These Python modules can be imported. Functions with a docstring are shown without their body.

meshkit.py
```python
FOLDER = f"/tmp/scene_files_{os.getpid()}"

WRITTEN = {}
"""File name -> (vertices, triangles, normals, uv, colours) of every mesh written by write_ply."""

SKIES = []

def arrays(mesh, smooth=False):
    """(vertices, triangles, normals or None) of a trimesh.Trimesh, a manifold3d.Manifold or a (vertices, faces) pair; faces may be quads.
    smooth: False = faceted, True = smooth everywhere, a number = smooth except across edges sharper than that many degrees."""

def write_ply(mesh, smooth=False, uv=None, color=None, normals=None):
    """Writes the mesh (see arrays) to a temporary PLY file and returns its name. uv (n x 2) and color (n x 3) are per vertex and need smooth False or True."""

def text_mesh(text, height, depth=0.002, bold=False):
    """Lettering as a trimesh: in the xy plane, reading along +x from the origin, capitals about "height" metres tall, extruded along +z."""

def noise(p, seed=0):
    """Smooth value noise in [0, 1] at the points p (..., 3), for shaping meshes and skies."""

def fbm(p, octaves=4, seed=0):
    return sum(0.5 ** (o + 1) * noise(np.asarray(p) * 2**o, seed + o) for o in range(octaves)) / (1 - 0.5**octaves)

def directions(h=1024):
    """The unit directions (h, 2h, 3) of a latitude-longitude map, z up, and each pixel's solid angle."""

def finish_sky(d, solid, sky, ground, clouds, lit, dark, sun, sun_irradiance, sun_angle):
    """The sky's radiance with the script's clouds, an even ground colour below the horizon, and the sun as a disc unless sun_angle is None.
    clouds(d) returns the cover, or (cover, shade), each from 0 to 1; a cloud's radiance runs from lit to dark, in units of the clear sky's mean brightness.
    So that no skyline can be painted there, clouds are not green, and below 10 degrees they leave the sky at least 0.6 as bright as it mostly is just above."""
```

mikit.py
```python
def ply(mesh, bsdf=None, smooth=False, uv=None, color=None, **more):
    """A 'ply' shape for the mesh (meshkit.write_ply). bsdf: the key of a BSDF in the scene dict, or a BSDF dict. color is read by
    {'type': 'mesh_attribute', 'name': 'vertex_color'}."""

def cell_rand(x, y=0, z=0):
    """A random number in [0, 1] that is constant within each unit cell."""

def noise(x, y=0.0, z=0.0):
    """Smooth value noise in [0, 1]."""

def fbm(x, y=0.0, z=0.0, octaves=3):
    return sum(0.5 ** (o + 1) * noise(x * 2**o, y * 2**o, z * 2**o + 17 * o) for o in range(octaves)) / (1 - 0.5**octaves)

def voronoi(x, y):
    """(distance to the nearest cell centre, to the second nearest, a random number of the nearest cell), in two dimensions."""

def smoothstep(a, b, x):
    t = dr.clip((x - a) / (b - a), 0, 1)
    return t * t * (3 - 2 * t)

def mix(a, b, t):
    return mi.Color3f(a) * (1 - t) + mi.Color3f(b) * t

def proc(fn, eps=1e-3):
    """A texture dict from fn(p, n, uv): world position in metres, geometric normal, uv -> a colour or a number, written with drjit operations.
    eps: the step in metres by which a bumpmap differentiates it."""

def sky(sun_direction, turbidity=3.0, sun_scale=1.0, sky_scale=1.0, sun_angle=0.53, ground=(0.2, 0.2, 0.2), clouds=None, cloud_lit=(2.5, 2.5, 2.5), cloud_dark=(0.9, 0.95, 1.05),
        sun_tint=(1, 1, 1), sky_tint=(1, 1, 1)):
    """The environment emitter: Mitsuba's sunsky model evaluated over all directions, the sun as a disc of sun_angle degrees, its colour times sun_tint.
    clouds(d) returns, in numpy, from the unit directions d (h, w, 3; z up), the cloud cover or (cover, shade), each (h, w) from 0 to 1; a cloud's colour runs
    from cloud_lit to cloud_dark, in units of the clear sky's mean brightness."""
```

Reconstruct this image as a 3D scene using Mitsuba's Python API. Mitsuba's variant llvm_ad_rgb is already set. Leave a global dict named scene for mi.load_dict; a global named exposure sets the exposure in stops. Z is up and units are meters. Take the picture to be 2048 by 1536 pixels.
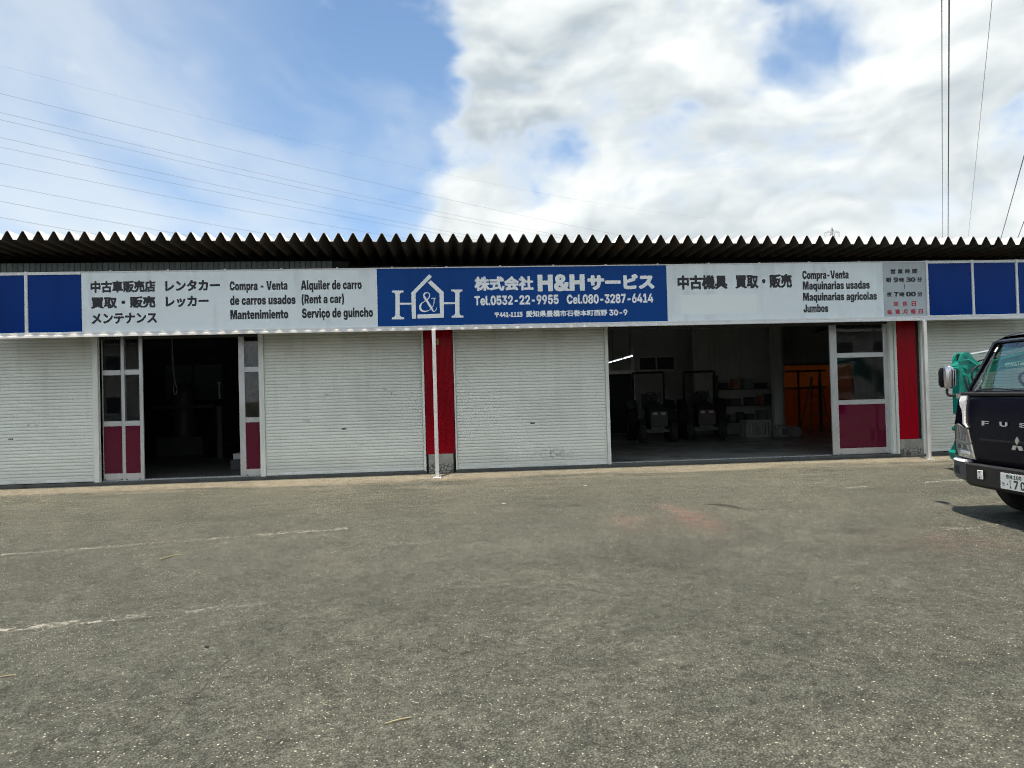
import math, glob
import numpy as np, trimesh, manifold3d as m3, shapely
from shapely.geometry import Polygon, LineString, Point
from shapely import affinity
import drjit as dr
import mitsuba as mi, mikit, meshkit
from mikit import noise, fbm, voronoi, cell_rand, smoothstep, mix, proc

T = mi.ScalarTransform4f
scene, labels = {}, {}
rng = np.random.default_rng(7)

# ------------------------------------------------------------------ camera, sky, exposure
YAW, PITCH, ROLL = 0.08021, 0.01555, -0.02729
EYE = np.array([0.0, -13.935, 1.48])
fw = np.array([math.sin(YAW)*math.cos(PITCH), math.cos(YAW)*math.cos(PITCH), math.sin(PITCH)])
r0 = np.array([math.cos(YAW), -math.sin(YAW), 0.0])
u0 = np.cross(r0, fw)
up = -r0*math.sin(ROLL) + u0*math.cos(ROLL)
scene['camera'] = {'type': 'perspective', 'fov': math.degrees(2*math.atan(1024/1420)), 'fov_axis': 'x', 'near_clip': 0.05, 'far_clip': 3000.0,
                   'to_world': T().look_at(origin=EYE.tolist(), target=(EYE+fw).tolist(), up=up.tolist())}
SUN = (-0.075, -0.208, 1.0)
exposure = 2.58


def mikit_ss(a, b, x):
    t = np.clip((x-a)/(b-a), 0, 1)
    return t*t*(3-2*t)


def billow(p, octaves, seed):
    return sum(0.5**(o+1)*np.abs(2*meshkit.noise(p*2.07**o+o*7.3, seed+o)-1) for o in range(octaves))/(1-0.5**octaves)


def clouds(d):
    az = np.degrees(np.arctan2(d[..., 0], d[..., 1]))
    el = np.degrees(np.arcsin(np.clip(d[..., 2], -1, 1)))
    s = d*np.array([1.0, 1.0, 1.35])
    w = np.stack([meshkit.fbm(s*4.2+11, 5, 5)-0.5, meshkit.fbm(s*4.2+31, 5, 6)-0.5, meshkit.fbm(s*4.2+51, 5, 7)-0.5], -1)
    q = s+w*0.14
    broad = meshkit.fbm(q*2.6+np.array([2.2, 5.1, 0.7]), 3, 3)
    puff = 1-billow(q*5.2+np.array([0.4, 1.3, 2.0]), 6, 9)
    fine = meshkit.fbm(q*34.0+3, 4, 27)
    dens = 0.42*broad+0.46*puff+0.20*(fine-0.5)
    edge = az+16*(meshkit.fbm(s*5.0+4, 5, 21)-0.5)+6*np.clip((15-el)/8, -1, 1)*0.6
    bank = mikit_ss(-4.5, 3.5, edge)
    g = lambda a, e, wa, we: np.exp(-((az-a)/wa)**2-((el-e)/we)**2)
    gap = 1.25*g(28.5, 23.5, 4.0, 3.6)+0.85*g(26.0, 29, 3.0, 3.0)+0.62*g(10.5, 19.0, 1.7, 2.4)+0.55*g(12.8, 22.5, 1.8, 1.6)+0.8*g(40.0, 17.0, 2.5, 2.0)+0.5*g(19, 21, 1.5, 1.2)+0.6*g(36.5, 12, 3, 1.5)+0.5*g(2.5, 18.5, 3, 1.3)
    away = mikit_ss(60, 100, np.abs(az))
    level = dens+0.24*bank*(1-0.35*away)-0.24*gap-0.20*(1-bank)*(1-away)
    level = level+0.12*g(-10.5, 27.0, 0.9, 0.9)
    cum = mikit_ss(0.46, 0.72, level)
    # thin high cloud in streaks running down to the right
    a0, e0 = (az+25)/16.0, (el-19)/16.0
    s0, s1 = a0*0.80-e0*0.60, a0*0.60+e0*0.80
    st = np.stack([s0*1.3, s1*3.4, 0*s0], -1)+w*1.6
    c = meshkit.fbm(st+np.array([1.0, 0.2, 0]), 6, 13)
    streak = np.exp(-((s1+0.10)/0.45)**2)
    blue = g(-9, 27, 9.0, 8.0)+0.7*g(-6, 17, 4.5, 5.0)+0.6*g(-26, 10.5, 6, 1.6)
    cir = np.clip(0.46*mikit_ss(0.26, 0.74, c+0.10*streak-0.20*blue)+0.20*mikit_ss(-10, -24, az-0.25*(el-18))+0.01, 0, 0.68)
    low = 0.85*np.exp(-np.maximum(el-10.5, 0)/2.2)*mikit_ss(0.30, 0.62, meshkit.fbm(s*np.array([9, 9, 16])+9, 5, 33))
    cover = 1-(1-cum)*(1-cir*0.85)*(1-low)
    q2 = q+np.array([0.0, 0.0, 0.035])
    dens2 = 0.42*meshkit.fbm(q2*2.6+np.array([2.2, 5.1, 0.7]), 3, 3)+0.46*(1-billow(q2*5.2+np.array([0.4, 1.3, 2.0]), 6, 9))
    under = np.clip((dens2-0.42*broad-0.46*puff)*5.5, -1, 1)
    thick = meshkit.fbm(q*4.1+np.array([3.7, 0.6, 0]), 4, 41)
    shade = np.clip(0.46+0.8*under+1.2*(thick-0.5)+0.35*g(26, 12.5, 9, 2.2), 0, 1)*mikit_ss(0.3, 1.0, cum)*cum+0.25*(1-cum)
    return cover, shade


scene['sky'] = mikit.sky(SUN, turbidity=3.0, sun_scale=0.78, clouds=clouds, cloud_lit=(1.93, 2.00, 1.96), cloud_dark=(0.98, 1.12, 1.21), sky_tint=(0.98, 0.97, 0.93), ground=(0.09, 0.09, 0.08))


# ------------------------------------------------------------------ helpers
def cat(*ms):
    out = []
    for m in ms:
        out += list(m) if isinstance(m, (list, tuple)) else [m]
    return trimesh.util.concatenate(out) if len(out) > 1 else out[0]


def box(x0, x1, y0, y1, z0, z1, bev=0.0):
    if bev <= 0:
        m = trimesh.creation.box(extents=(x1-x0, y1-y0, z1-z0))
        m.apply_translation(((x0+x1)/2, (y0+y1)/2, (z0+z1)/2))
        return m
    b = bev
    pts = []
    for sx, x in ((1, x0), (-1, x1)):
        for sy, y in ((1, y0), (-1, y1)):
            for sz, z in ((1, z0), (-1, z1)):
                pts += [(x, y+sy*b, z+sz*b), (x+sx*b, y, z+sz*b), (x+sx*b, y+sy*b, z)]
    return hull(pts)


def hull(pts):
    return trimesh.Trimesh(*_man(m3.Manifold.hull_points(np.asarray(pts, np.float64))), process=False)


def _man(m):
    q = m.to_mesh()
    return np.array(q.vert_properties[:, :3], float), np.array(q.tri_verts, int)


def to_man(m):
    return m3.Manifold(m3.Mesh(vert_properties=np.asarray(m.vertices, np.float32), tri_verts=np.asarray(m.faces, np.uint32)))


def of_man(m):
    return trimesh.Trimesh(*_man(m), process=False)


def tube(pts, r, n=8, closed=False):
    pts = np.asarray(pts, float)
    N = len(pts)
    rr = np.broadcast_to(np.asarray(r, float), (N,))
    tan = np.gradient(pts, axis=0) if not closed else np.roll(pts, -1, 0)-np.roll(pts, 1, 0)
    tan /= np.linalg.norm(tan, axis=1, keepdims=True)+1e-12
    a = np.array([0, 0, 1.0]) if abs(tan[0, 2]) < 0.9 else np.array([1.0, 0, 0])
    V, F = [], []
    nrm = np.cross(tan[0], a)
    nrm /= np.linalg.norm(nrm)
    ang = np.arange(n)*2*math.pi/n
    for i in range(N):
        nrm = nrm-tan[i]*(nrm@tan[i])
        nrm /= np.linalg.norm(nrm)
        b = np.cross(tan[i], nrm)
        V.append(pts[i]+rr[i]*(np.cos(ang)[:, None]*nrm+np.sin(ang)[:, None]*b))
    V = np.vstack(V)
    for i in range(N if closed else N-1):
        j = (i+1) % N
        for k in range(n):
            l = (k+1) % n
            F += [(i*n+k, i*n+l, j*n+l), (i*n+k, j*n+l, j*n+k)]
    if not closed:
        V = np.vstack([V, pts[0], pts[-1]])
        for k in range(n):
            l = (k+1) % n
            F += [(N*n, l, k), (N*n+1, (N-1)*n+k, (N-1)*n+l)]
    m = trimesh.Trimesh(V, F, process=False)
    return m


def bar(a, b, w):
    return tube([a, b], w, 4)


def arc_pts(pts, n=24):
    from scipy.interpolate import CubicSpline
    pts = np.asarray(pts, float)
    t = np.r_[0, np.cumsum(np.linalg.norm(np.diff(pts, axis=0), axis=1))]
    return CubicSpline(t, pts)(np.linspace(0, t[-1], n))


def cyl(a, b, r, n=20):
    return tube([a, b], r, n)


def prism(poly, depth):
    """shapely polygon(s) in (x, z), extruded to y from -depth (front) to 0"""
    gs = [g for g in getattr(poly, 'geoms', [poly]) if g.area > 1e-9]
    ms = [trimesh.creation.extrude_polygon(g, depth, engine='earcut') for g in gs]
    m = cat(ms)
    m.vertices = np.stack([m.vertices[:, 0], -m.vertices[:, 2], m.vertices[:, 1]], 1)
    return m


def prism_y(pts, y0, y1):
    m = prism(Polygon(pts), y1-y0)
    m.apply_translation((0, y1, 0))
    m.fix_normals()
    return m


def extrude_x(profile, x0, x1):
    """closed polygon of (y, z), extruded along x"""
    m = trimesh.creation.extrude_polygon(Polygon(profile), x1-x0, engine='earcut')
    m.vertices = np.stack([m.vertices[:, 2]+x0, m.vertices[:, 0], m.vertices[:, 1]], 1)
    return m


def numbered(name):
    used = lambda k: k in scene or k in labels or any(s.startswith(k+'__') for s in scene)
    if not used(name):
        return name
    i = 1
    while used(f'{name}_{i:03d}'):
        i += 1
    return f'{name}_{i:03d}'


def thing(name, label, category, group=None):
    key = numbered(name)
    labels[key] = {'label': label, 'category': category}
    if group:
        labels[key]['group'] = group
    return key


def part(parent, name, mesh, mat, smooth=False, label=None, kind=None, to_world=None, **kw):
    key = numbered(f'{parent}__{name}')
    scene[key] = mikit.ply(mesh, mat, smooth=smooth, **kw) if not isinstance(mesh, dict) else dict(mesh)
    if to_world is not None:
        scene[key]['to_world'] = to_world
    if label or kind:
        labels[key] = {k: v for k, v in (('label', label), ('kind', kind)) if v}
    return key


def single(name, mesh, mat, label, category, smooth=False, group=None):
    key = thing(name, label, category, group)
    scene[key] = mikit.ply(mesh, mat, smooth=smooth)
    return key


def structure(name, mesh, mat, smooth=False):
    key = numbered(name)
    scene[key] = mikit.ply(mesh, mat, smooth=smooth)
    labels[key] = {'kind': 'structure'}
    return key


FONTS = {}


def font_of(kind, size):
    from PIL import ImageFont
    if (kind, size) not in FONTS:
        pat = 'Noto Sans CJK Regular.woff2' if kind == 'cjk' else 'Inter.woff2'
        f = ImageFont.truetype(glob.glob('/opt/blender-*/*/datafiles/fonts/'+pat)[0], size)
        if kind != 'cjk':
            try:
                f.set_variation_by_axes([32, 900] if kind == 'impact' else [24, 800])
            except Exception:
                pass
        FONTS[(kind, size)] = f
    return FONTS[(kind, size)]


def glyphs(text, kind='latin', stroke=0, size=88):
    """lettering as a shapely shape in pixels, y up, baseline at 0"""
    from PIL import Image, ImageDraw
    f = font_of(kind, size)
    x0, y0, x1, y1 = f.getbbox(text, anchor='ls', stroke_width=stroke)
    im = Image.new('L', (int(x1-x0)+8, int(y1-y0)+8))
    ImageDraw.Draw(im).text((4-x0, 4-y0), text, 255, font=f, anchor='ls', stroke_width=stroke)
    on = np.pad(np.asarray(im) > 127, ((0, 0), (1, 1))).astype(np.int8)
    d = np.diff(on, axis=1)
    rows, s = np.nonzero(d == 1)
    e = np.nonzero(d == -1)[1]
    g = shapely.union_all(shapely.box(s, -rows-1.0, e, -rows+0.0)).buffer(0.6).buffer(-0.6).simplify(0.6)
    return affinity.translate(g, 0, 4-y0)


def lettering(text, x0, x1, z0, z1, y, kind='cjk', stroke=3, mode='ink', depth=0.003, fatten=0.0):
    g = glyphs(text, kind, stroke)
    a0, b0, a1, b1 = g.bounds
    sx = (x1-x0)/(a1-a0)
    if mode == 'ink':
        sz, base = (z1-z0)/(b1-b0), z0-b0*(z1-z0)/(b1-b0)
    else:
        sz, base = (z1-z0)/64.0, z0
    g = affinity.affine_transform(g, [sx, 0, 0, sz, x0-a0*sx, base])
    if fatten:
        g = g.buffer(fatten)
    m = prism(g, depth)
    m.apply_translation((0, y, 0))
    return m


# ------------------------------------------------------------------ materials
def rgb(*c):
    return {'type': 'rgb', 'value': list(c)}


def principled(name, color, rough=0.5, **kw):
    two = kw.pop('two', True)
    d = {'type': 'principled', 'base_color': color if isinstance(color, dict) else rgb(*color), 'roughness': rough, **kw}
    scene[name] = {'type': 'twosided', 'bsdf': d} if two else d
    return name


def grime(base, amt=0.12, f=3.0, streak=6.0):
    """paint with faint dirt and vertical run marks of its own"""
    b = mi.Color3f(base) if False else base

    def fn(p, n, uv):
        big = fbm(p.x*f, p.y*f, p.z*f*0.6, 3)
        run = fbm(p.x*streak*3, p.y*streak*3, p.z*0.8, 3)
        k = 1-amt*(0.9*smoothstep(0.35, 0.8, big)+0.7*smoothstep(0.5, 0.85, run))
        return mi.Color3f(*b)*k
    return proc(fn)


def stain_list(x, y):
    """wear of the asphalt: returns (pink, wet, crack) masks"""
    n = fbm(x*3.1, y*3.1, 0.3, 3)
    px, py = x-2.68+0.25*(n-0.5), y+5.75
    pink = dr.exp(-dr.square(px/0.20)-dr.square(py/0.75))
    pink = pink + 0.55*dr.exp(-dr.square((x-1.98)/0.22)-dr.square((y+6.0)/0.45)) + 0.30*dr.exp(-dr.square((x-4.6)/0.5)-dr.square((y+7.6)/0.5))
    t = (x-2.80)*0.72+(y+4.60)*-0.69
    s = (x-2.80)*0.69+(y+4.60)*0.72
    wet = smoothstep(0.48, 0.62, fbm(t*4.5, s*9, 2.2, 3)) * smoothstep(0.10, 0.03, dr.abs(s+0.06*dr.sin(t*7))) * smoothstep(-0.05, 0.1, t)*smoothstep(1.45, 1.15, t)
    w2 = smoothstep(0.5, 0.6, fbm(x*5, y*8, 4.2, 2))*dr.exp(-dr.square((x-1.35)/0.28)-dr.square((y+4.6)/0.12))
    wob = 0.10*(fbm(y*2.3, x*0.4, 7.7, 4)-0.5)
    c1 = smoothstep(0.007, 0.002, dr.abs(x+1.35+wob)) * smoothstep(-11.6, -11.3, y)*smoothstep(-9.3, -9.7, y)
    wob2 = 0.5*(fbm(y*1.1, 0.4, 3.1, 4)-0.5)
    c2 = smoothstep(0.012, 0.003, dr.abs(x+1.95+wob2)) * smoothstep(-3.9, -3.6, y)
    return dr.clip(pink, 0, 1), dr.clip(wet+w2, 0, 1), dr.clip(c1+0.8*c2, 0, 1)


def asphalt_color(p):
    x, y = p.x, p.y
    f1, s1, w1 = voronoi(x/0.0095, y/0.0095)
    f2, s2, w2 = voronoi(x/0.027+9.3, y/0.027)
    big = fbm(x*0.33, y*0.33, 0.0, 4)
    mid = fbm(x*1.7+4, y*1.7, 1.0, 4)
    grit = fbm(x*11, y*11, 3.0, 4)
    grit2 = fbm(x*36, y*36, 9.0, 2)
    strk = fbm(x*1.6+0.3*y, y*7.5, 6.0, 4)
    stone = 0.55+0.95*w1*smoothstep(0.66, 0.28, f1)+0.25*(w2-0.5)
    tone = (0.86+0.28*big)*(0.90+0.20*mid)*(0.66+0.68*grit)*(0.62+0.76*grit2)
    col = mi.Color3f(0.0625, 0.0685, 0.0595)*stone*tone
    # worn, dusty streaks that get stronger towards the building
    dust = smoothstep(-9.5, -0.6, y)*(0.20+0.80*smoothstep(0.38, 0.66, strk))
    col = mix(col, mi.Color3f(0.098, 0.100, 0.082)*(0.25+0.75*stone)*(0.62+0.76*grit)*(0.62+0.76*grit2)*(0.8+0.4*mid), 0.62*dust)
    # paler tyre lanes and darker oily patches
    lane = dr.exp(-dr.square((x+0.17*y+0.75+0.5*(big-0.5))/0.55))+dr.exp(-dr.square((x+0.17*y+2.35+0.5*(big-0.5))/0.5))+0.7*dr.exp(-dr.square((x-0.30*y-5.6)/0.6))
    col = mix(col, mi.Color3f(0.092, 0.094, 0.079)*stone*(0.55+0.90*grit)*(0.62+0.76*grit2), 0.30*dr.clip(lane, 0, 1)*smoothstep(0.25, 0.65, mid))
    oil = smoothstep(0.60, 0.78, fbm(x*0.8+20, y*0.9, 4.0, 4))
    col = col*(1-0.12*oil)
    # pale dirty edge at the wall
    e = smoothstep(-1.35, -0.85, y+0.9*(fbm(x*0.45, 3.3, 0, 3)-0.5)+0.45*(fbm(x*3, y*4, 0, 4)-0.5))
    e2 = smoothstep(-3.6, -0.5, y)*smoothstep(0.46, 0.66, fbm(x*0.9+5, y*3.4, 2.0, 4))
    col = mix(col, mi.Color3f(0.168, 0.158, 0.126)*(0.55+0.85*fbm(x*9, y*16, 2, 4))*(0.75+0.4*w1), dr.clip(0.66*e+0.45*e2, 0, 0.8))
    pink, wet, crack = stain_list(x, y)
    col = mix(col, mi.Color3f(0.170, 0.092, 0.082)*(0.6+0.7*w1)*(0.62+0.76*grit2), 0.55*pink*smoothstep(0.22, 0.62, fbm(x*6, y*6, 1, 4)))
    # pale chips of stone of several sizes
    chip = smoothstep(0.972, 0.977, w1)*smoothstep(0.50, 0.34, f1)*(0.4+0.6*smoothstep(0.3, 0.6, mid))
    chip2 = smoothstep(0.988, 0.990, w2)*smoothstep(0.08+0.22*cell_rand(dr.floor(x/0.027), dr.floor(y/0.027), 8), 0.05, f2)
    col = mix(col, mi.Color3f(0.36, 0.35, 0.29), 0.85*chip*(1-0.5*dust))
    col = mix(col, mi.Color3f(0.56, 0.55, 0.47), 0.92*chip2)
    dark = smoothstep(0.976, 0.979, w2)*smoothstep(0.984, 0.981, w2)*smoothstep(0.26, 0.16, f2)
    col = mix(col, mi.Color3f(0.012, 0.012, 0.012), 0.65*dark)
    col = mix(col, mi.Color3f(0.014, 0.014, 0.013), 0.80*wet)
    col = mix(col, mi.Color3f(0.022, 0.021, 0.018), 0.55*crack)
    return col


def asphalt_height(p, n, uv):
    f1, s1, w1 = voronoi(p.x/0.0095, p.y/0.0095)
    return 0.0022*w1*smoothstep(0.6, 0.25, f1)


scene['asphalt'] = {'type': 'twosided', 'bsdf': {'type': 'bumpmap', 'arbitrary': proc(asphalt_height, eps=0.0015), 'scale': 1.0,
                    'bsdf': {'type': 'principled', 'base_color': proc(lambda p, n, uv: asphalt_color(p)), 'roughness': 0.85, 'specular': 0.25}}}


def worn_line(p, n, uv):
    c = asphalt_color(p)
    t = fbm(p.x*1.3, p.y*6, 8.1, 4)
    edge = smoothstep(0.0, 0.25, uv.y)*smoothstep(1.0, 0.75, uv.y)
    g2 = fbm(p.x*38, p.y*38, 1.0, 3)
    w = smoothstep(0.54, 0.92, 0.42*t+0.72*g2-0.03*uv.x+0.02)*edge
    return mix(c, mi.Color3f(0.38, 0.38, 0.35), 0.66*w)


scene['line_paint'] = {'type': 'twosided', 'bsdf': {'type': 'bumpmap', 'arbitrary': proc(asphalt_height, eps=0.0015), 'scale': 1.0,
                       'bsdf': {'type': 'principled', 'base_color': proc(worn_line), 'roughness': 0.85, 'specular': 0.25}}}


def shutter_paint(p, n, uv):
    big = fbm(p.x*1.3, p.z*0.9, 3.0, 4)
    run = fbm(p.x*9, p.z*0.7, 1.0, 4)
    slat = cell_rand(p.z/0.0625, p.x/3.2, 2)
    dirt = 0.10*smoothstep(0.4, 0.8, big)+0.12*smoothstep(0.52, 0.85, run)*smoothstep(0.3, 2.6, p.z)+0.05*slat
    top = smoothstep(1.9, 2.75, p.z)*(0.45+0.55*smoothstep(0.3, 0.7, fbm(p.x*2.6, p.z*2.2, 9.0, 3)))  # brown staining plus canopy shade put into the colour towards the top
    low = smoothstep(0.55, 0.05, p.z+0.35*(fbm(p.x*5, p.z*2, 4.0, 4)-0.5))
    col = mi.Color3f(0.78, 0.82, 0.78)*(1-dirt)*(1-0.10*low)
    sc = fbm(p.x*26, p.z*26, 2.0, 3)
    mark = mi.Float(0)
    for a, b, w, h in ((-2.46, 1.57, 0.07, 0.06), (-1.24, 1.57, 0.05, 0.05), (-1.36, 1.66, 0.04, 0.03), (-2.83, 1.10, 0.10, 0.03), (1.9, 0.30, 0.35, 0.10), (-7.9, 1.15, 0.12, 0.05), (0.62, 2.66, 0.05, 0.04)):
        mark = mark+dr.exp(-dr.square((p.x-a)/w)-dr.square((p.z-b)/h))
    col = col*(1-0.45*dr.clip(mark, 0, 1)*smoothstep(0.45, 0.65, sc))
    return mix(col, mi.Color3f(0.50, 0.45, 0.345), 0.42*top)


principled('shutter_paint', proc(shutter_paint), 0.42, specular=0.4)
principled('slat_joint', (0.46, 0.48, 0.45), 0.7)
principled('shutter_trim', grime((0.74, 0.78, 0.745), 0.16, 2.0, 5.0), 0.42)
principled('aluminium', grime((0.60, 0.615, 0.63), 0.16, 3.0, 7.0), 0.34, metallic=0.55, specular=0.5)
principled('white_trim', grime((0.74, 0.75, 0.76), 0.10, 1.6, 4.0), 0.30, specular=0.5)


def board_white(p, n, uv):
    a = fbm(p.x*0.9, p.z*1.3, 2.0, 4)
    b = fbm(p.x*40, p.z*40, 2.0, 2)
    r = smoothstep(0.55, 0.85, fbm(p.x*7, p.z*0.8, 6.0, 3))
    return mi.Color3f(0.76, 0.84, 0.88)*(0.95+0.07*a)*(1-0.10*r)


principled('board_white', proc(board_white), 0.32, specular=0.5)
principled('board_patch', (0.80, 0.87, 0.885), 0.35)
principled('board_grey', grime((0.42, 0.475, 0.51), 0.10, 1.8, 5.0), 0.35)
principled('board_blue', grime((0.003, 0.060, 0.275), 0.16, 0.8, 3.0), 0.25, specular=0.12)
principled('panel_blue', grime((0.0005, 0.034, 0.215), 0.25, 1.1, 3.0), 0.14, specular=0.10)
principled('vinyl_black', (0.006, 0.007, 0.014), 0.4)
principled('vinyl_white', (0.86, 0.90, 0.92), 0.35)
principled('vinyl_red', (0.40, 0.03, 0.06), 0.4)
principled('red_cladding', grime((0.36, 0.0010, 0.012), 0.30, 1.2, 5.0), 0.22, specular=0.2)
principled('red_kick', (0.100, 0.002, 0.024), 0.05, specular=0.5)


def old_concrete(p, n, uv):
    x = p.x+p.y*0.7
    f1, s1, w1 = voronoi(x/0.075+3.1+0.4*fbm(x*20, p.z*20, 0, 2), p.z/0.06+0.4*fbm(x*20, p.z*20, 5, 2))
    crack = smoothstep(0.26, 0.10, s1-f1)*smoothstep(0.21, 0.13, p.z+0.08*(fbm(x*7, 1.1, 0, 3)-0.5))
    col = mi.Color3f(0.33, 0.33, 0.30)*(0.72+0.5*fbm(x*9, p.z*9, 1.0, 4))
    return mix(col, mi.Color3f(0.04, 0.038, 0.033), 0.85*crack)


principled('old_concrete', proc(old_concrete), 0.85)
principled('concrete_shaded', grime((0.10, 0.105, 0.10), 0.3, 4.0, 3.0), 0.8)  # threshold only: eave shadow put into the colour as a darker tone
principled('floor_concrete', grime((0.17, 0.175, 0.17), 0.4, 1.2, 1.0), 0.28, specular=0.5)
principled('dim_pane', (0.16, 0.21, 0.19), 0.3)
principled('floor_shaded', grime((0.060, 0.060, 0.058), 0.4, 1.2, 1.0), 0.45)  # darker copy of the floor, dimness of the left bay put into the colour
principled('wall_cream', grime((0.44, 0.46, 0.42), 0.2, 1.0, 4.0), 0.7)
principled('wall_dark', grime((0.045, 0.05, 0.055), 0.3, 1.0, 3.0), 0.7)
principled('wall_outside', grime((0.42, 0.42, 0.39), 0.2, 1.2, 4.0), 0.8)
principled('tile_green', proc(lambda p, n, uv: mi.Color3f(0.075, 0.105, 0.092)*(0.75+0.5*cell_rand((p.x+50)/0.1015, 1, 2))*(0.8+0.4*fbm(p.x*30, p.z*30, 0, 2))), 0.30)
principled('grout', (0.025, 0.028, 0.026), 0.8)
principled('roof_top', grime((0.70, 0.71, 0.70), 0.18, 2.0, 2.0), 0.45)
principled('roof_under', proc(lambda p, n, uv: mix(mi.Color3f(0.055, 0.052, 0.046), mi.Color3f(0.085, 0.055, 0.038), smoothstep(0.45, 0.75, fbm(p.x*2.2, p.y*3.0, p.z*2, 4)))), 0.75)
principled('steel_dark', (0.05, 0.052, 0.055), 0.5)
principled('black_plastic', (0.018, 0.018, 0.020), 0.45)
principled('rubber', (0.020, 0.020, 0.020), 0.8)
principled('galvanised', grime((0.62, 0.65, 0.67), 0.22, 5.0, 8.0), 0.38, metallic=0.4)
principled('sticker_yellow', (0.50, 0.40, 0.14), 0.5)
principled('truck_paint', (0.002, 0.002, 0.008), 0.25, specular=0.15, clearcoat=0.6, clearcoat_gloss=0.98)
principled('truck_grey', (0.075, 0.082, 0.090), 0.42)
scene['chrome'] = {'type': 'twosided', 'bsdf': {'type': 'roughconductor', 'material': 'Cr', 'alpha': 0.06, 'specular_reflectance': rgb(1, 1, 1)}}
principled('chrome_satin', (0.80, 0.82, 0.84), 0.16, metallic=0.9)
principled('chrome_reflect_tone', (0.82, 0.84, 0.88), 0.25, metallic=0.25, clearcoat=0.5)  # chrome whose bright sky reflection is put into a pale base colour
principled('lamp_grey', (0.22, 0.215, 0.20), 0.15, clearcoat=1.0, clearcoat_gloss=0.95)
principled('lamp_clear', (0.55, 0.56, 0.52), 0.12, metallic=0.5, clearcoat=1.0, clearcoat_gloss=0.97)
principled('plate_white', (0.74, 0.76, 0.75), 0.4)
principled('plate_green', (0.015, 0.045, 0.035), 0.5)
principled('dash_grey', (0.035, 0.038, 0.040), 0.6)
principled('seat_grey', (0.06, 0.062, 0.066), 0.8)
principled('machine_teal', grime((0.004, 0.215, 0.180), 0.25, 5.0, 5.0), 0.28, clearcoat=0.8)
principled('machine_grey', (0.10, 0.105, 0.11), 0.5)
principled('straw', (0.30, 0.265, 0.17), 0.7)
principled('rope_white', (0.55, 0.56, 0.52), 0.8)
principled('crate_white', grime((0.34, 0.35, 0.34), 0.3, 6.0, 6.0), 0.5)
principled('tractor_red', (0.030, 0.012, 0.010), 0.5)
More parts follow.
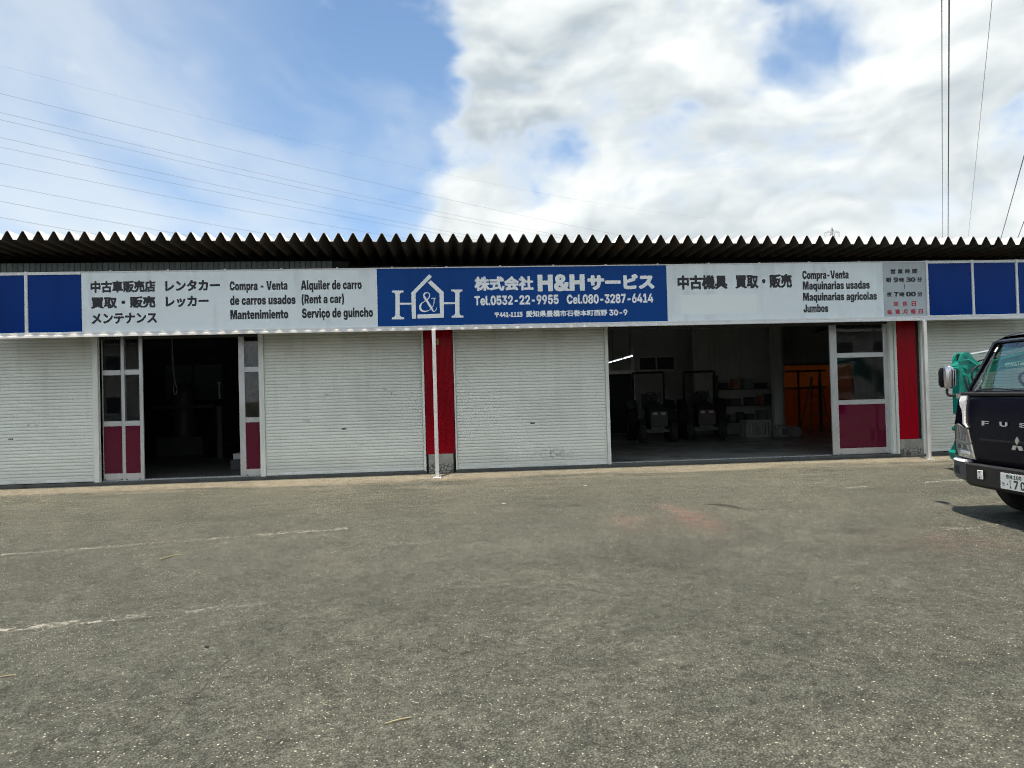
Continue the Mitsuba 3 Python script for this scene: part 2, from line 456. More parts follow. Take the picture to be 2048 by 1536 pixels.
principled('tractor_blue', (0.012, 0.017, 0.024), 0.5)
principled('rim_pale', (0.16, 0.165, 0.16), 0.5)
principled('tarp_roll', (0.32, 0.16, 0.10), 0.7)
principled('pylon_steel', (0.30, 0.31, 0.32), 0.5)
principled('wire_dark', (0.16, 0.165, 0.175), 0.5)
principled('house_wall', grime((0.50, 0.48, 0.43), 0.2, 0.6, 1.5), 0.8)
principled('house_roof', (0.075, 0.08, 0.09), 0.6)
principled('shadow_gap', (0.015, 0.015, 0.016), 0.8)
scene['tarp_orange'] = {'type': 'principledthin', 'base_color': rgb(0.135, 0.030, 0.005), 'roughness': 0.7, 'diff_trans': 0.7, 'spec_trans': 0.0}
scene['dimming_tarp'] = {'type': 'principledthin', 'base_color': rgb(0.80, 0.55, 0.38), 'roughness': 0.7, 'diff_trans': 1.7}
scene['pane'] = {'type': 'thindielectric', 'int_ior': 1.42, 'specular_transmittance': rgb(0.62, 0.68, 0.66)}
scene['windscreen_glass'] = {'type': 'thindielectric', 'int_ior': 1.52, 'specular_transmittance': rgb(0.58, 0.74, 0.68)}
scene['streak_light'] = {'type': 'diffuse', 'reflectance': rgb(0.8, 0.8, 0.8)}

# ------------------------------------------------------------------ ground and painted lines
structure('asphalt_ground', trimesh.Trimesh([(-400, -300, 0), (400, -300, 0), (400, 500, 0), (-400, 500, 0)], [(0, 1, 2), (0, 2, 3)], process=False), 'asphalt')


def flat_strip(a, b, w, z=0.004):
    a, b = np.array(a, float), np.array(b, float)
    d = (b-a)/np.linalg.norm(b-a)
    s = np.array([-d[1], d[0]])*w/2
    k, e = s*1.35, d*0.03
    v = [(*(a-s), z), (*(b-s), z), (*(b+s), z), (*(a+s), z), (*(a-k-e), 0.0), (*(b-k+e), 0.0), (*(b+k+e), 0.0), (*(a+k-e), 0.0)]
    f = [(0, 1, 2), (0, 2, 3), (4, 5, 1), (4, 1, 0), (5, 6, 2), (5, 2, 1), (6, 7, 3), (6, 3, 2), (7, 4, 0), (7, 0, 3)]
    return trimesh.Trimesh(v, f, process=False), [(0, 0), (1, 0), (1, 1), (0, 1), (0, -0.2), (1, -0.2), (1, 1.2), (0, 1.2)]


for a, b, w in (((-1.30, -5.63), (-7.2, -6.87), 0.14), ((-1.45, -8.57), (-5.6, -9.43), 0.15), ((7.0, -3.80), (10.2, -3.22), 0.13), ((5.68, -4.02), (5.95, -3.97), 0.10), ((4.95, -7.12), (5.75, -6.97), 0.12)):
    m, uv = flat_strip(a, b, w)
    key = numbered('parking_line')
    scene[key] = mikit.ply(m, 'line_paint', uv=uv)
    labels[key] = {'kind': 'structure'}

# ------------------------------------------------------------------ the workshop building
B = thing('workshop_building', 'long single storey workshop with dark folded plate roof, red piers and open bays', 'building')
XL, XR, YB = -14.0, 16.0, 9.5


def eave_z(x, y):
    return 4.262-0.0150*(x-0.6)-0.02*(y+1.1)


# roof: folded plate, light outside, dark lining inside
PITCH_R = 0.2553
prof = [(-0.1277, 0.0), (-0.022, 0.0), (0.0, 0.0)]
xs, zs = [], []
x = -7.62-0.1277-PITCH_R*26
while x < XR+0.3:
    for dx, dz in ((0.0, 0.0), (0.030, 0.0), (0.1127, 0.152), (0.1427, 0.152), (0.2253, 0.0)):
        xs.append(x+dx)
        zs.append(dz)
    x += PITCH_R
xs, zs = np.array(xs), np.array(zs)


def roof_sheet(dz, y0, y1, flip):
    n = len(xs)
    ys = [y0, y1]
    V = np.vstack([np.stack([xs, np.full(n, y), eave_z(xs, y)+zs+dz], 1) for y in ys])
    F = []
    for i in range(n-1):
        q = (i, i+1, n+i+1, n+i)
        F += [(q[0], q[1], q[2]), (q[0], q[2], q[3])]
    m = trimesh.Trimesh(V, F, process=False)
    if flip:
        m.faces = m.faces[:, ::-1]
    return m


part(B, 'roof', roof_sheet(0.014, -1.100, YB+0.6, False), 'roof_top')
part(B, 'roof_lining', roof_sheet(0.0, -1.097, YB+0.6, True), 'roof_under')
# the sheet's cut edge along the eave
n = len(xs)
V = np.vstack([np.stack([xs, np.full(n, -1.100), eave_z(xs, -1.1)+zs+d], 1) for d in (0.001, 0.014)])
F = [f for i in range(n-1) for f in ((i, i+1, n+i+1), (i, n+i+1, n+i))]
part(B, 'eave_edge', trimesh.Trimesh(V, F, process=False), 'roof_top')

# shell
WT = 2.86
part(B, 'upper_wall', cat(box(XL, XR, 0.03, 0.20, WT, 4.06), box(XL, -2.0, 0.035, 0.19, 4.06, 4.17)), 'grout')
TW = 0.1015
tile0 = box(0.004, TW-0.004, 0.004, 0.03, 4.0, 4.198, 0.003)
tile0.apply_translation((0, 0, 0))
tile_ply = mikit.ply(tile0, 'tile_green')
for i in range(62):
    part(B+'__upper_wall', 'tile', tile_ply, None, to_world=T().translate([-8.6+i*TW, float(rng.normal(0, 0.0012)), float(-0.004*i*TW)]))
part(B, 'wall', box(XL, -9.86, 0.03, 0.20, 0, WT), 'wall_outside')
for bb in ((12.72, XR, 0.03, 0.20, 0, WT), (XL, XL+0.18, 0.20, YB, 0, 4.05), (XR-0.18, XR, 0.20, YB, 0, 4.0)):
    part(B, 'wall', box(*bb), 'wall_outside')
BX0, BX1, BZ1 = 10.30, 13.6, 2.02
part(B, 'back_wall', cat(box(-0.30, BX0, YB-0.18, YB, 0, 4.1), box(BX1, XR, YB-0.18, YB, 0, 4.0), box(BX0, BX1, YB-0.18, YB, BZ1+0.25, 4.0)), 'wall_cream')
part(B, 'back_wall', box(XL, -0.42, YB-0.18, YB, 0, 4.1), 'wall_dark')  # left bay wall coloured dark in place of its deep shade
part(B, 'partition', box(-0.42, -0.30, 0.20, YB-0.18, 0, 4.1), 'wall_cream')
part(B, 'partition', box(7.42, 10.3, 7.6, 7.72, 0.08, 4.0), 'wall_cream')
part(B, 'floor', box(-0.30, XR-0.2, 0.16, YB-0.2, 0.0, 0.082), 'floor_concrete')
part(B, 'floor', box(XL+0.2, -0.30, 0.16, YB-0.2, 0.0, 0.081), 'floor_shaded')
part(B, 'threshold', cat(box(-9.86, -0.60, -0.05, 0.159, 0.0, 0.058, 0.006), box(-0.02, 9.07, -0.05, 0.159, 0.0, 0.058, 0.006), box(9.60, 12.72, -0.05, 0.159, 0.0, 0.058, 0.006)), 'concrete_shaded')
part(B, 'header_beam', box(-9.86, 12.72, 0.05, 0.16, 2.74, 2.859), 'steel_dark')
part(B, 'roof_truss', cat([bar((x, 0.3, 3.72), (x, YB-0.3, 3.6), 0.05) for x in (-8, -4, 3.2, 6.4, 9.8, 12.8)] + [bar((10.0, 5.0, 3.0), (12.6, 7.0, 3.6), 0.04), bar((XL+0.3, 4.5, 3.75), (XR-0.3, 4.5, 3.45), 0.06)]), 'steel_dark')

# piers
rib = []
xr = -0.585
poly = [(xr, 0.02)]
prof_pts = []
k = 0
while xr < -0.06:
    w = 0.0468
    prof_pts += [(xr, 0.0), (xr+0.016, 0.0), (xr+0.022, -0.012), (xr+0.040, -0.012), (xr+w, 0.0)]
    xr += w
prof_pts = [(a, b) for a, b in prof_pts if a < -0.028]
pl = Polygon(prof_pts+[(-0.03, 0.0), (-0.03, 0.02), (-0.585, 0.02)])
m = trimesh.creation.extrude_polygon(pl, 2.46, engine='earcut')
m.apply_translation((0, 0, 0.372))
part(B, 'pier', box(-0.588, -0.024, 0.021, 0.20, 0.0, 2.86), 'shadow_gap')
part(B+'__pier', 'cladding', m, 'red_cladding', label='ribbed red cladding of the pier between the two middle shutters')
part(B+'__pier', 'base', box(-0.548, -0.066, -0.016, 0.02, 0.0, 0.372, 0.008), 'old_concrete')
part(B+'__pier', 'sticker', box(-0.335, -0.300, -0.018, -0.0125, 2.50, 2.62), 'sticker_yellow', label='small yellow sticker high on the red pier')
P2 = part(B, 'pier', box(9.072, 9.58, 0.021, 0.20, 0.0, 2.86), 'shadow_gap')
part(P2, 'cladding', box(9.080, 9.50, -0.010, 0.02, 0.352, 2.84, 0.006), 'red_cladding', label='flat red cladding of the pier beside the right shutter')
part(P2, 'base', box(9.085, 9.66, -0.016, 0.02, 0.0, 0.350, 0.008), 'old_concrete')

# ------------------------------------------------------------------ roller shutters
SP = 0.0625
slat_profile = [(0.016, 0.0), (-0.0145, 0.0004), (-0.0170, 0.014), (-0.0175, 0.027), (-0.0165, 0.041), (-0.0140, 0.0530), (0.016, 0.0535)]


def shutter(x0, x1, y, z0, label, keyx, guides=(0.095, 0.05), handles=()):
    t = thing('roller_shutter', label, 'shutter', 'roller shutters along the front')
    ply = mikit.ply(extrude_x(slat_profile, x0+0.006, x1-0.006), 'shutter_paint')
    bot = [(-0.012, 0), (-0.024, 0.006), (-0.024, 0.050), (-0.016, 0.060), (0.006, 0.060), (0.006, 0)]
    part(t, 'bottom_bar', cat(extrude_x([(y+a, z0+b) for a, b in bot], x0+0.004, x1-0.004)), 'shutter_trim')
    n = int((2.86-z0-0.062)/SP)
    for i in range(n):
        part(t, 'slat', ply, None, to_world=T().translate([float(rng.normal(0, 0.0015)), y+float(rng.normal(0, 0.0011)), z0+0.062+i*SP]))
    for s, xa, w in ((-1, x0, guides[0]), (1, x1, guides[1])):
        if w:
            a, b = (xa-w, xa) if s < 0 else (xa, xa+w)
            part(t, 'guide_rail', cat(box(a+0.002, b-0.002, -0.045, 0.045, 0.030, 2.86, 0.004)), 'shutter_trim')
    part(t, 'keyhole', box(keyx-0.045, keyx+0.045, y-0.021, y-0.005, 0.902, 0.926, 0.003), 'black_plastic')
    for hx, hz in handles:
        part(t, 'finger_grip', box(hx-0.045, hx+0.045, y-0.0185, y-0.005, hz-0.010, hz+0.010, 0.002), 'galvanised')
    part(t, 'backing', box(x0, x1, y+0.008, y+0.03, z0+0.061, 2.86), 'slat_joint')
    return t


S1 = shutter(-9.76, -6.774, 0.012, 0.070, 'white roller shutter at the left edge, closed down to the ground', -8.262, (0.095, 0.10), ((-7.93, 0.70),))
S2 = shutter(-3.636, -0.640, 0.012, 0.062, 'closed white roller shutter between the narrow glazed leaf and the ribbed red pier', -2.156, (0.096, 0.048), ((-2.55, 0.585), (-1.83, 0.60)))
S3 = shutter(0.016, 2.985, 0.012, 0.056, 'closed white roller shutter between the red pier and the wide open bay', 1.504, (0.036, 0.068), ((1.16, 0.55), (1.84, 0.56)))
S4 = shutter(9.62, 12.60, 0.030, 0.075, 'white roller shutter behind the parked truck', 11.10, (0.045, 0.08), ())

# ------------------------------------------------------------------ sliding glazed leaves
def leaf(x0, x1, y, label, sl, sr, z0=0.075, panes=True, extra=None):
    t = thing('sliding_door', label, 'door', 'glazed sliding leaves of the open bays')
    d = 0.018
    fr = [box(x0, x0+sl, y-d, y+d, z0, 2.85, 0.003), box(x1-sr, x1, y-d, y+d, z0, 2.85, 0.003)]
    for a, b in ((z0, 0.200), (1.093, 1.190), (2.062, 2.160), (2.79, 2.85)):
        fr.append(box(x0+sl+0.0005, x1-sr-0.0005, y-d+0.003, y+d-0.003, a, b, 0.003))
    part(t, 'frame', cat(fr), 'aluminium')
    for a, b in ((1.190, 2.062), (2.160, 2.79)):
        part(t, 'pane', trimesh.Trimesh([(x0+sl, y, a), (x1-sr, y, a), (x1-sr, y, b), (x0+sl, y, b)], [(0, 1, 2), (0, 2, 3)], process=False), 'pane')
    part(t, 'kick_panel', box(x0+sl, x1-sr, y-0.006, y+0.006, 0.200, 1.093), 'red_kick', label='glossy red lower panel')
    part(t, 'roller', cat([cyl((xx, y-0.021, z0+0.012), (xx, y-0.010, z0+0.012), 0.012, 12) for xx in (x0+sl+0.02, x1-sr-0.02)]), 'steel_dark')
    return t


leaf(-6.668, -6.238, 0.115, 'narrow glazed leaf right beside the left edge shutter, red lower panel', 0.012, 0.082)
leaf(-6.290, -5.902, 0.068, 'narrow glazed leaf at the left jamb of the dark open bay', 0.052, 0.066)
leaf(-4.132, -3.728, 0.075, 'narrow glazed leaf between the dark open bay and the closed shutter', 0.110, 0.006)
leaf(7.690, 8.930, 0.085, 'wide glazed leaf with pinkish red lower panel beside the wide open bay', 0.150, 0.088)
part(B, 'door_jamb', cat(box(8.932, 9.008, -0.012, 0.14, 0.06, 2.84, 0.004)), 'shutter_trim')
part(B, 'door_jamb', cat(box(9.020, 9.070, -0.030, 0.10, 0.02, 2.84, 0.004)), 'shutter_trim')
for bb in ((-6.66, -3.74, 0.045, 0.055), (-6.66, -3.74, 0.135, 0.145), (3.06, 8.93, 0.125, 0.135)):
    part(B, 'door_track', box(*bb, 0.0585, 0.0745), 'aluminium')

# ------------------------------------------------------------------ canopy: rails, mullions, posts, sign boards
FY = -0.72
Z0, Z1 = 2.806, 3.872
C = thing('canopy_frame', 'pale metal frame along the front carrying the sign boards under the eave', 'frame')
part(C, 'bottom_rail', cat(extrude_x([(FY-0.040, 2.722), (FY-0.040, 2.757), (FY-0.028, 2.766), (FY-0.028, 2.772), (FY-0.034, 2.778), (FY-0.034, 2.805), (FY+0.03, 2.805), (FY+0.03, 2.722)], -10.4, 13.0)), 'white_trim')
part(C, 'top_rail', box(-10.4, 13.0, FY-0.012, FY+0.03, Z1+0.001, Z1+0.020, 0.003), 'white_trim')
for x, w in ((-9.40, 0.05), (-8.47, 0.05), (-7.536, 0.052), (9.288, 0.046), (10.236, 0.046), (11.162, 0.046), (12.08, 0.046)):
    part(C, 'mullion', box(x-w/2, x+w/2, FY-0.022, FY+0.02, Z0, Z1+0.028, 0.004), 'white_trim')
for x0_, x1_ in ((-9.375, -8.495), (-8.445, -7.562), (-7.51, -6.606), (9.311, 10.213), (10.259, 11.139), (11.185, 12.057)):
    for za, zb in ((Z1-0.032, Z1), (Z0, Z0+0.012)):
        part(C, 'glazing_bead', box(x0_, x1_, FY-0.014, FY-0.002, za, zb, 0.002), 'white_trim')
part(C, 'back_frame', cat([box(-10.4, 13.0, FY+0.032, FY+0.072, z, z+0.04) for z in (2.74, 3.30, 3.84)] + [box(x-0.02, x+0.02, FY+0.074, -0.0, 3.80, 3.84) for x in np.arange(-9.8, 13, 1.9)] + [box(x-0.02, x+0.02, FY+0.074, -0.0, 2.88, 2.92) for x in np.arange(-9.8, 13, 1.9)]), 'steel_dark')
for i in range(15):
    x = -6.1+i*1.0
    if -6.5 < x < 8.3:
        part(C, 'clip', box(x-0.018, x+0.018, FY-0.016, FY+0.01, Z1+0.0205, Z1+0.036, 0.003), 'white_trim')
for x, lab in ((-0.366, 'slim white post standing in front of the ribbed red pier'), (9.170, 'slim pale post standing beside the flat red pier, left of the truck')):
    t = thing('support_post', lab, 'post', 'posts of the canopy')
    part(t, 'pole', box(x-0.034, x+0.034, FY-0.078, FY-0.010, 0.012, 2.7215, 0.005), 'galvanised')
    part(t, 'foot_plate', box(x-0.07, x+0.07, FY-0.115, FY+0.03, 0.0, 0.012, 0.003), 'galvanised')
    part(t, 'seam', box(x-0.0355, x+0.0355, FY-0.0795, FY-0.0085, 2.30, 2.318), 'galvanised')


def board(name, x0, x1, mat, label, category='sign', zt=Z1):
    t = thing(name, label, category)
    part(t, 'panel', box(x0+0.002, x1-0.002, FY, FY+0.028, Z0+0.001, zt, 0.002), mat)
    return t


LEFT = board('sign_board', -6.603, -1.381, 'board_white', 'long white sign with black Japanese and Spanish lettering, left of the blue one')
for txt, a, b, c, d in (('中古車販売店', -6.442, -5.323, 3.509, 3.721), ('買取・販売', -6.441, -5.331, 3.227, 3.437), ('メンテナンス', -6.433, -5.308, 2.949, 3.143),
                        ('レンタカー', -5.153, -4.196, 3.515, 3.720), ('レッカー', -5.149, -4.401, 3.231, 3.430)):
    part(LEFT, 'lettering', lettering(txt, a, b, c, d, FY-0.0005, 'cjk', 4), 'vinyl_black')
for txt, a, b, c, d in (('Compra - Venta', -4.024, -3.002, 3.516, 3.677), ('de carros usados', -4.023, -2.862, 3.251, 3.417), ('Mantenimiento', -4.024, -2.999, 2.992, 3.155),
                        ('Alquiler de carro', -2.759, -1.664, 3.507, 3.676), ('(Rent a car)', -2.750, -1.990, 3.257, 3.417), ('Serviço de guincho', -2.751, -1.472, 2.991, 3.161)):
    part(LEFT, 'lettering', lettering(txt, a, b, c, d, FY-0.0005, 'impact', 0, 'cap', fatten=0.0008), 'vinyl_black')

MID = board('sign_board', -1.381, 4.070, 'board_blue', 'large blue sign with white house emblem and phone numbers')
for txt, a, b, c, d, k_, st, md in (('株式会社', 0.411, 1.517, 3.435, 3.703, 'cjk', 4, 'ink'), ('H&H', 1.596, 2.490, 3.421, 3.711, 'latin', 2, 'cap'), ('サービス', 2.543, 3.830, 3.420, 3.714, 'cjk', 6, 'ink'),
                                    ('Tel.0532-22-9955', 0.403, 1.985, 3.171, 3.339, 'latin', 1, 'cap'), ('Cel.080-3287-6414', 2.140, 3.798, 3.168, 3.334, 'latin', 1, 'cap'),
                                    ('〒441-1115', 0.772, 1.298, 2.936, 3.033, 'cjk', 5, 'ink'), ('愛知県豊橋市石巻本町西野', 1.361, 2.903, 2.931, 3.052, 'cjk', 3, 'ink'), ('30-9', 2.943, 3.293, 2.935, 3.041, 'latin', 1, 'cap')):
    part(MID, 'lettering', lettering(txt, a, b, c, d, FY-0.0005, k_, st, md), 'vinyl_white')


def stroke_shape(pts, widths):
    c = arc_pts(pts, 60)
    t = np.linspace(0, 1, 60)
    w = np.interp(t, np.linspace(0, 1, len(widths)), widths)
    segs = []
    for i in range(59):
        segs.append(shapely.union_all([Point(c[i]).buffer(w[i]/2, 8), Point(c[i+1]).buffer(w[i+1]/2, 8)]).convex_hull)
    return shapely.union_all(segs)


R = shapely.box
logo = [R(78, 455, 142, 855), R(28, 448, 195, 475), R(28, 838, 205, 868), R(142, 628, 315, 655),
        Polygon([(570, 212), (612, 245), (372, 490), (380, 860), (320, 862), (310, 480)]),
        Polygon([(594, 297), (785, 475), (788, 850), (400, 858), (400, 800), (730, 790), (722, 500), (550, 335)]),
        R(782, 622, 958, 650), R(950, 445, 1015, 845), R(892, 437, 1058, 462), R(900, 822, 1073, 850)]
for sgn, xx, yy in ((1, 142, 475), (-1, 78, 475), (1, 1015, 462), (-1, 950, 462)):
    logo.append(Polygon([(xx, yy), (xx+sgn*26, yy), (xx, yy+26)]))
for sgn, xx, yy in ((1, 142, 838), (-1, 78, 838), (1, 1015, 822), (-1, 950, 822)):
    logo.append(Polygon([(xx, yy), (xx+sgn*26, yy), (xx, yy-26)]))
amp = [stroke_shape([(516, 578), (494, 530), (503, 492), (540, 480), (573, 497), (576, 532), (552, 572), (505, 606), (455, 645), (437, 692), (452, 734), (490, 755), (545, 748), (596, 720), (630, 670), (643, 615), (646, 570)],
                    [20, 22, 20, 10, 14, 16, 11, 10, 26, 32, 26, 14, 10, 9, 9, 10, 12]),
       stroke_shape([(500, 540), (530, 590), (570, 655), (610, 722), (640, 756), (668, 738), (680, 702)], [22, 32, 34, 34, 22, 10, 8]), R(600, 558, 668, 570)]
lg = shapely.union_all(logo+amp)
lg = affinity.affine_transform(lg, [0.0012596, -0.0000309, -0.0000151, -0.0012648, -1.1358, 4.0358])
m = prism(lg.simplify(0.0008), 0.003)
m.apply_translation((0, FY-0.0005, 0))
part(MID, 'emblem', m, 'vinyl_white', label='white house outline with two serif letters and an ampersand')

RIGHT = board('sign_board', 4.070, 8.392, 'board_white', 'white sign with black Japanese and Spanish lettering, between the blue sign and the opening hours')
for txt, a, b, c, d in (('中古機具', 4.281, 5.260, 3.401, 3.675), ('買取・販売', 5.417, 6.542, 3.406, 3.674)):
    part(RIGHT, 'lettering', lettering(txt, a, b, c, d, FY-0.0005, 'cjk', 4), 'vinyl_black')
for txt, a, b, c, d in (('Compra-Venta', 6.757, 7.687, 3.570, 3.728), ('Maquinarias usadas', 6.760, 8.112, 3.365, 3.521), ('Maquinarias agricolas', 6.757, 8.250, 3.148, 3.299), ('Jumbos', 6.759, 7.253, 2.923, 3.077)):
    part(RIGHT, 'lettering', lettering(txt, a, b, c, d, FY-0.0005, 'impact', 0, 'cap', fatten=0.0008), 'vinyl_black')
part(RIGHT, 'cover_patch', box(4.33, 5.82, FY-0.0025, FY-0.0003, 2.925, 3.300), 'board_patch', label='faint pale rectangle covering old lettering')

HOURS = board('sign_board', 8.392, 9.263, 'board_grey', 'grey opening hours sign with black and red Japanese lettering', zt=Z1+0.0)
for txt, a, b, c, d in (('営業時間', 8.548, 9.096, 3.647, 3.740), ('朝', 8.449, 8.551, 3.485, 3.578), ('9', 8.608, 8.698, 3.480, 3.580), ('時', 8.720, 8.821, 3.478, 3.570), ('30', 8.860, 9.055, 3.483, 3.576), ('分', 9.088, 9.190, 3.480, 3.576),
                        ('夜', 8.454, 8.556, 3.199, 3.290), ('7', 8.602, 8.692, 3.200, 3.291), ('時', 8.713, 8.815, 3.195, 3.286), ('00', 8.849, 9.052, 3.198, 3.291), ('分', 9.084, 9.187, 3.195, 3.288)):
    lat = txt.isdigit()
    if txt == '営業時間':
        for i, ch in enumerate(txt):
            part(HOURS, 'lettering', lettering(ch, a+i*0.149, a+i*0.149+0.101, c, d, FY-0.0005, 'cjk', 3), 'vinyl_black')
    else:
        part(HOURS, 'lettering', lettering(txt, a, b, c, d, FY-0.0005, 'cjk', 5 if lat else 4), 'vinyl_black')
tl = prism(LineString([(8.818, 3.428), (8.828, 3.405), (8.818, 3.378), (8.826, 3.352)]).buffer(0.006), 0.003)
tl.apply_translation((0, FY-0.0005, 0))
part(HOURS, 'lettering', tl, 'vinyl_black')
for txt, a, b, c, d in (('定', 8.586, 8.688, 3.013, 3.107), ('休', 8.768, 8.870, 3.012, 3.108), ('日', 8.961, 9.048, 3.009, 3.105), ('毎', 8.450, 8.552, 2.851, 2.944), ('週', 8.615, 8.713, 2.856, 2.949), ('月', 8.777, 8.867, 2.853, 2.946), ('曜', 8.937, 9.034, 2.854, 2.946), ('日', 9.095, 9.186, 2.855, 2.948)):
    part(HOURS, 'lettering', lettering(txt, a, b, c, d, FY-0.0005, 'cjk', 3), 'vinyl_red')

for x0_, x1_, lab in ((-9.375, -8.495, None), (-8.445, -7.562, 'blank blue fascia panel cut by the left edge of the photo'), (-7.51, -6.606, 'blank blue fascia panel next to the long white sign'),
                      (9.311, 10.213, 'blank blue fascia panel right after the opening hours sign'), (10.259, 11.139, 'blank blue fascia panel second from the opening hours sign'), (11.185, 12.057, 'blank blue fascia panel cut by the right edge of the photo')):
    if lab:
        single('fascia_panel', box(x0_, x1_, FY, FY+0.02, Z0+0.001, Z1-0.001, 0.002), 'panel_blue', lab, 'panel')

# ------------------------------------------------------------------ inside the bays
def wheel(c, r, w, axis, rim=0.55, lug=0):
    """tyre and rim meshes; axis is a unit vector"""
    c, a = np.array(c, float), np.array(axis, float)
    a /= np.linalg.norm(a)
    pr = [(r*rim, -w*0.42), (r*0.80, -w*0.5), (r*0.95, -w*0.42), (r, -w*0.25), (r, w*0.25), (r*0.95, w*0.42), (r*0.80, w*0.5), (r*rim, w*0.42)]
    m = trimesh.creation.revolve(np.array(pr+[pr[0]]), sections=36)
    m.fix_normals()
    rm = trimesh.creation.revolve(np.array([(0.0, w*0.20), (r*0.16, w*0.20), (r*0.20, w*0.10), (r*0.42, w*0.14), (r*rim, w*0.40), (r*rim, -w*0.40), (0, -w*0.3)]), sections=36)
    rm.fix_normals()
    M = trimesh.geometry.align_vectors([0, 0, 1], a)
    lugs = []
    for i in range(lug):
        for s in (-1, 1):
            b = trimesh.creation.box(extents=(r*0.09, r*0.05, w*0.55))
            b.apply_transform(trimesh.transformations.rotation_matrix(s*0.6, [1, 0, 0]))
            b.apply_translation((r*1.02, 0, s*w*0.25))
            b.apply_transform(trimesh.transformations.rotation_matrix(2*math.pi*(i+0.5*(s > 0))/lug, [0, 0, 1]))
            lugs.append(b)
    out = []
    for q in (cat([m]+lugs), rm):
        q.apply_transform(M)
        q.apply_translation(c)
        out.append(q)
    return out


def tractor(x, y, ang, paint, label):
    t = thing('farm_tractor', label, 'tractor')
    R4 = trimesh.transformations.rotation_matrix(math.radians(ang), [0, 0, 1])
    R4[:3, 3] = (x, y, 0.082)

    def add(name, m, mat, smooth=False, parent=None):
        m = m.copy()
        m.apply_transform(R4)
        return part(parent or t, name, m, mat, smooth)
    # front towards -y
    hood = hull([(sx*w, yy, z) for sx in (-1, 1) for w, yy, z in ((0.23, -1.15, 0.45), (0.22, -1.18, 0.85), (0.17, -1.10, 0.97), (0.24, 0.1, 0.45), (0.23, 0.1, 1.0), (0.18, 0.1, 1.08))])
    add('hood', hood, paint)
    add('grille', cat([box(-0.17, 0.17, -1.20, -1.185, z, z+0.025) for z in np.arange(0.50, 0.72, 0.045)]), 'black_plastic')
    for s in (-1, 1):
        add('headlight', box(s*0.11-0.065, s*0.11+0.065, -1.205, -1.17, 0.75, 0.83, 0.01), 'lamp_grey')
        ty, rm = wheel((s*0.42, -0.75, 0.31), 0.31, 0.19, (s, 0, 0), 0.55, 14)
        k_ = add('front_wheel', ty, 'rubber')
        add('rim', rm, 'rim_pale', parent=k_)
        ty, rm = wheel((s*0.55, 0.55, 0.52), 0.52, 0.28, (s, 0, 0), 0.55, 18)
        k_ = add('rear_wheel', ty, 'rubber')
        add('rim', rm, 'rim_pale', parent=k_)
        fd = hull([(s*0.42, 0.05, 0.95), (s*0.68, 0.05, 0.90), (s*0.42, 0.55, 1.16), (s*0.68, 0.55, 1.12), (s*0.42, 0.95, 1.0), (s*0.68, 0.95, 0.96), (s*0.42, 0.55, 1.06), (s*0.68, 0.55, 1.03)])
        add('mudguard', fd, paint)
        add('frame_post', bar((s*0.45, 0.85, 0.9), (s*0.45, 0.85, 1.95), 0.03), 'black_plastic')
    add('frame_bar', bar((-0.45, 0.85, 1.95), (0.45, 0.85, 1.95), 0.03), 'black_plastic')
    add('axle', cat(box(-0.45, 0.45, -0.80, -0.70, 0.27, 0.36), box(-0.5, 0.5, 0.48, 0.62, 0.44, 0.60), box(-0.18, 0.18, -0.9, 0.7, 0.33, 0.5)), 'steel_dark')
    add('seat', cat(box(-0.22, 0.22, 0.48, 0.88, 0.88, 0.98, 0.03), box(-0.22, 0.22, 0.80, 0.92, 0.95, 1.32, 0.03)), 'seat_grey')
    an = np.linspace(0, 2*math.pi, 25)[:-1]
    add('steering_wheel', cat(tube(np.stack([0.18*np.cos(an), 0.28+0.10*np.sin(an), 1.22+0.15*np.sin(an)], 1), 0.014, 6, True), bar((0, 0.1, 0.9), (0, 0.28, 1.22), 0.02)), 'black_plastic')
    add('exhaust', tube([(0.12, -0.55, 0.95), (0.12, -0.55, 1.30), (0.12, -0.50, 1.36)], 0.025, 8), 'steel_dark')
    return t


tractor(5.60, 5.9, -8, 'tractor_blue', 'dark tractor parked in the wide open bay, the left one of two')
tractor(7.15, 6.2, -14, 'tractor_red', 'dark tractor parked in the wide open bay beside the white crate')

t = thing('window_frame', 'pale framed glass door and window on the back wall of the wide open bay', 'door')
for x in (4.95, 5.90):
    part(t, 'stile', box(x-0.05, x+0.05, YB-0.30, YB-0.19, 0.09, 3.0), 'aluminium')
part(t, 'rail', box(5.0, 5.85, YB-0.30, YB-0.19, 2.08, 2.20), 'aluminium')
part(t, 'pane', box(5.0, 5.85, YB-0.23, YB-0.22, 0.12, 2.08), 'wall_dark')
t = thing('high_window', 'dim high window on the back wall above the left tractor', 'window')
part(t, 'frame', cat(box(6.10, 7.35, YB-0.23, YB-0.185, 2.16, 2.20), box(6.10, 7.35, YB-0.23, YB-0.185, 2.60, 2.64), *[box(x, x+0.04, YB-0.23, YB-0.185, 2.20, 2.60) for x in (6.10, 6.70, 7.31)]), 'aluminium')
part(t, 'pane', box(6.14, 7.31, YB-0.205, YB-0.19, 2.20, 2.60), 'wall_dark')

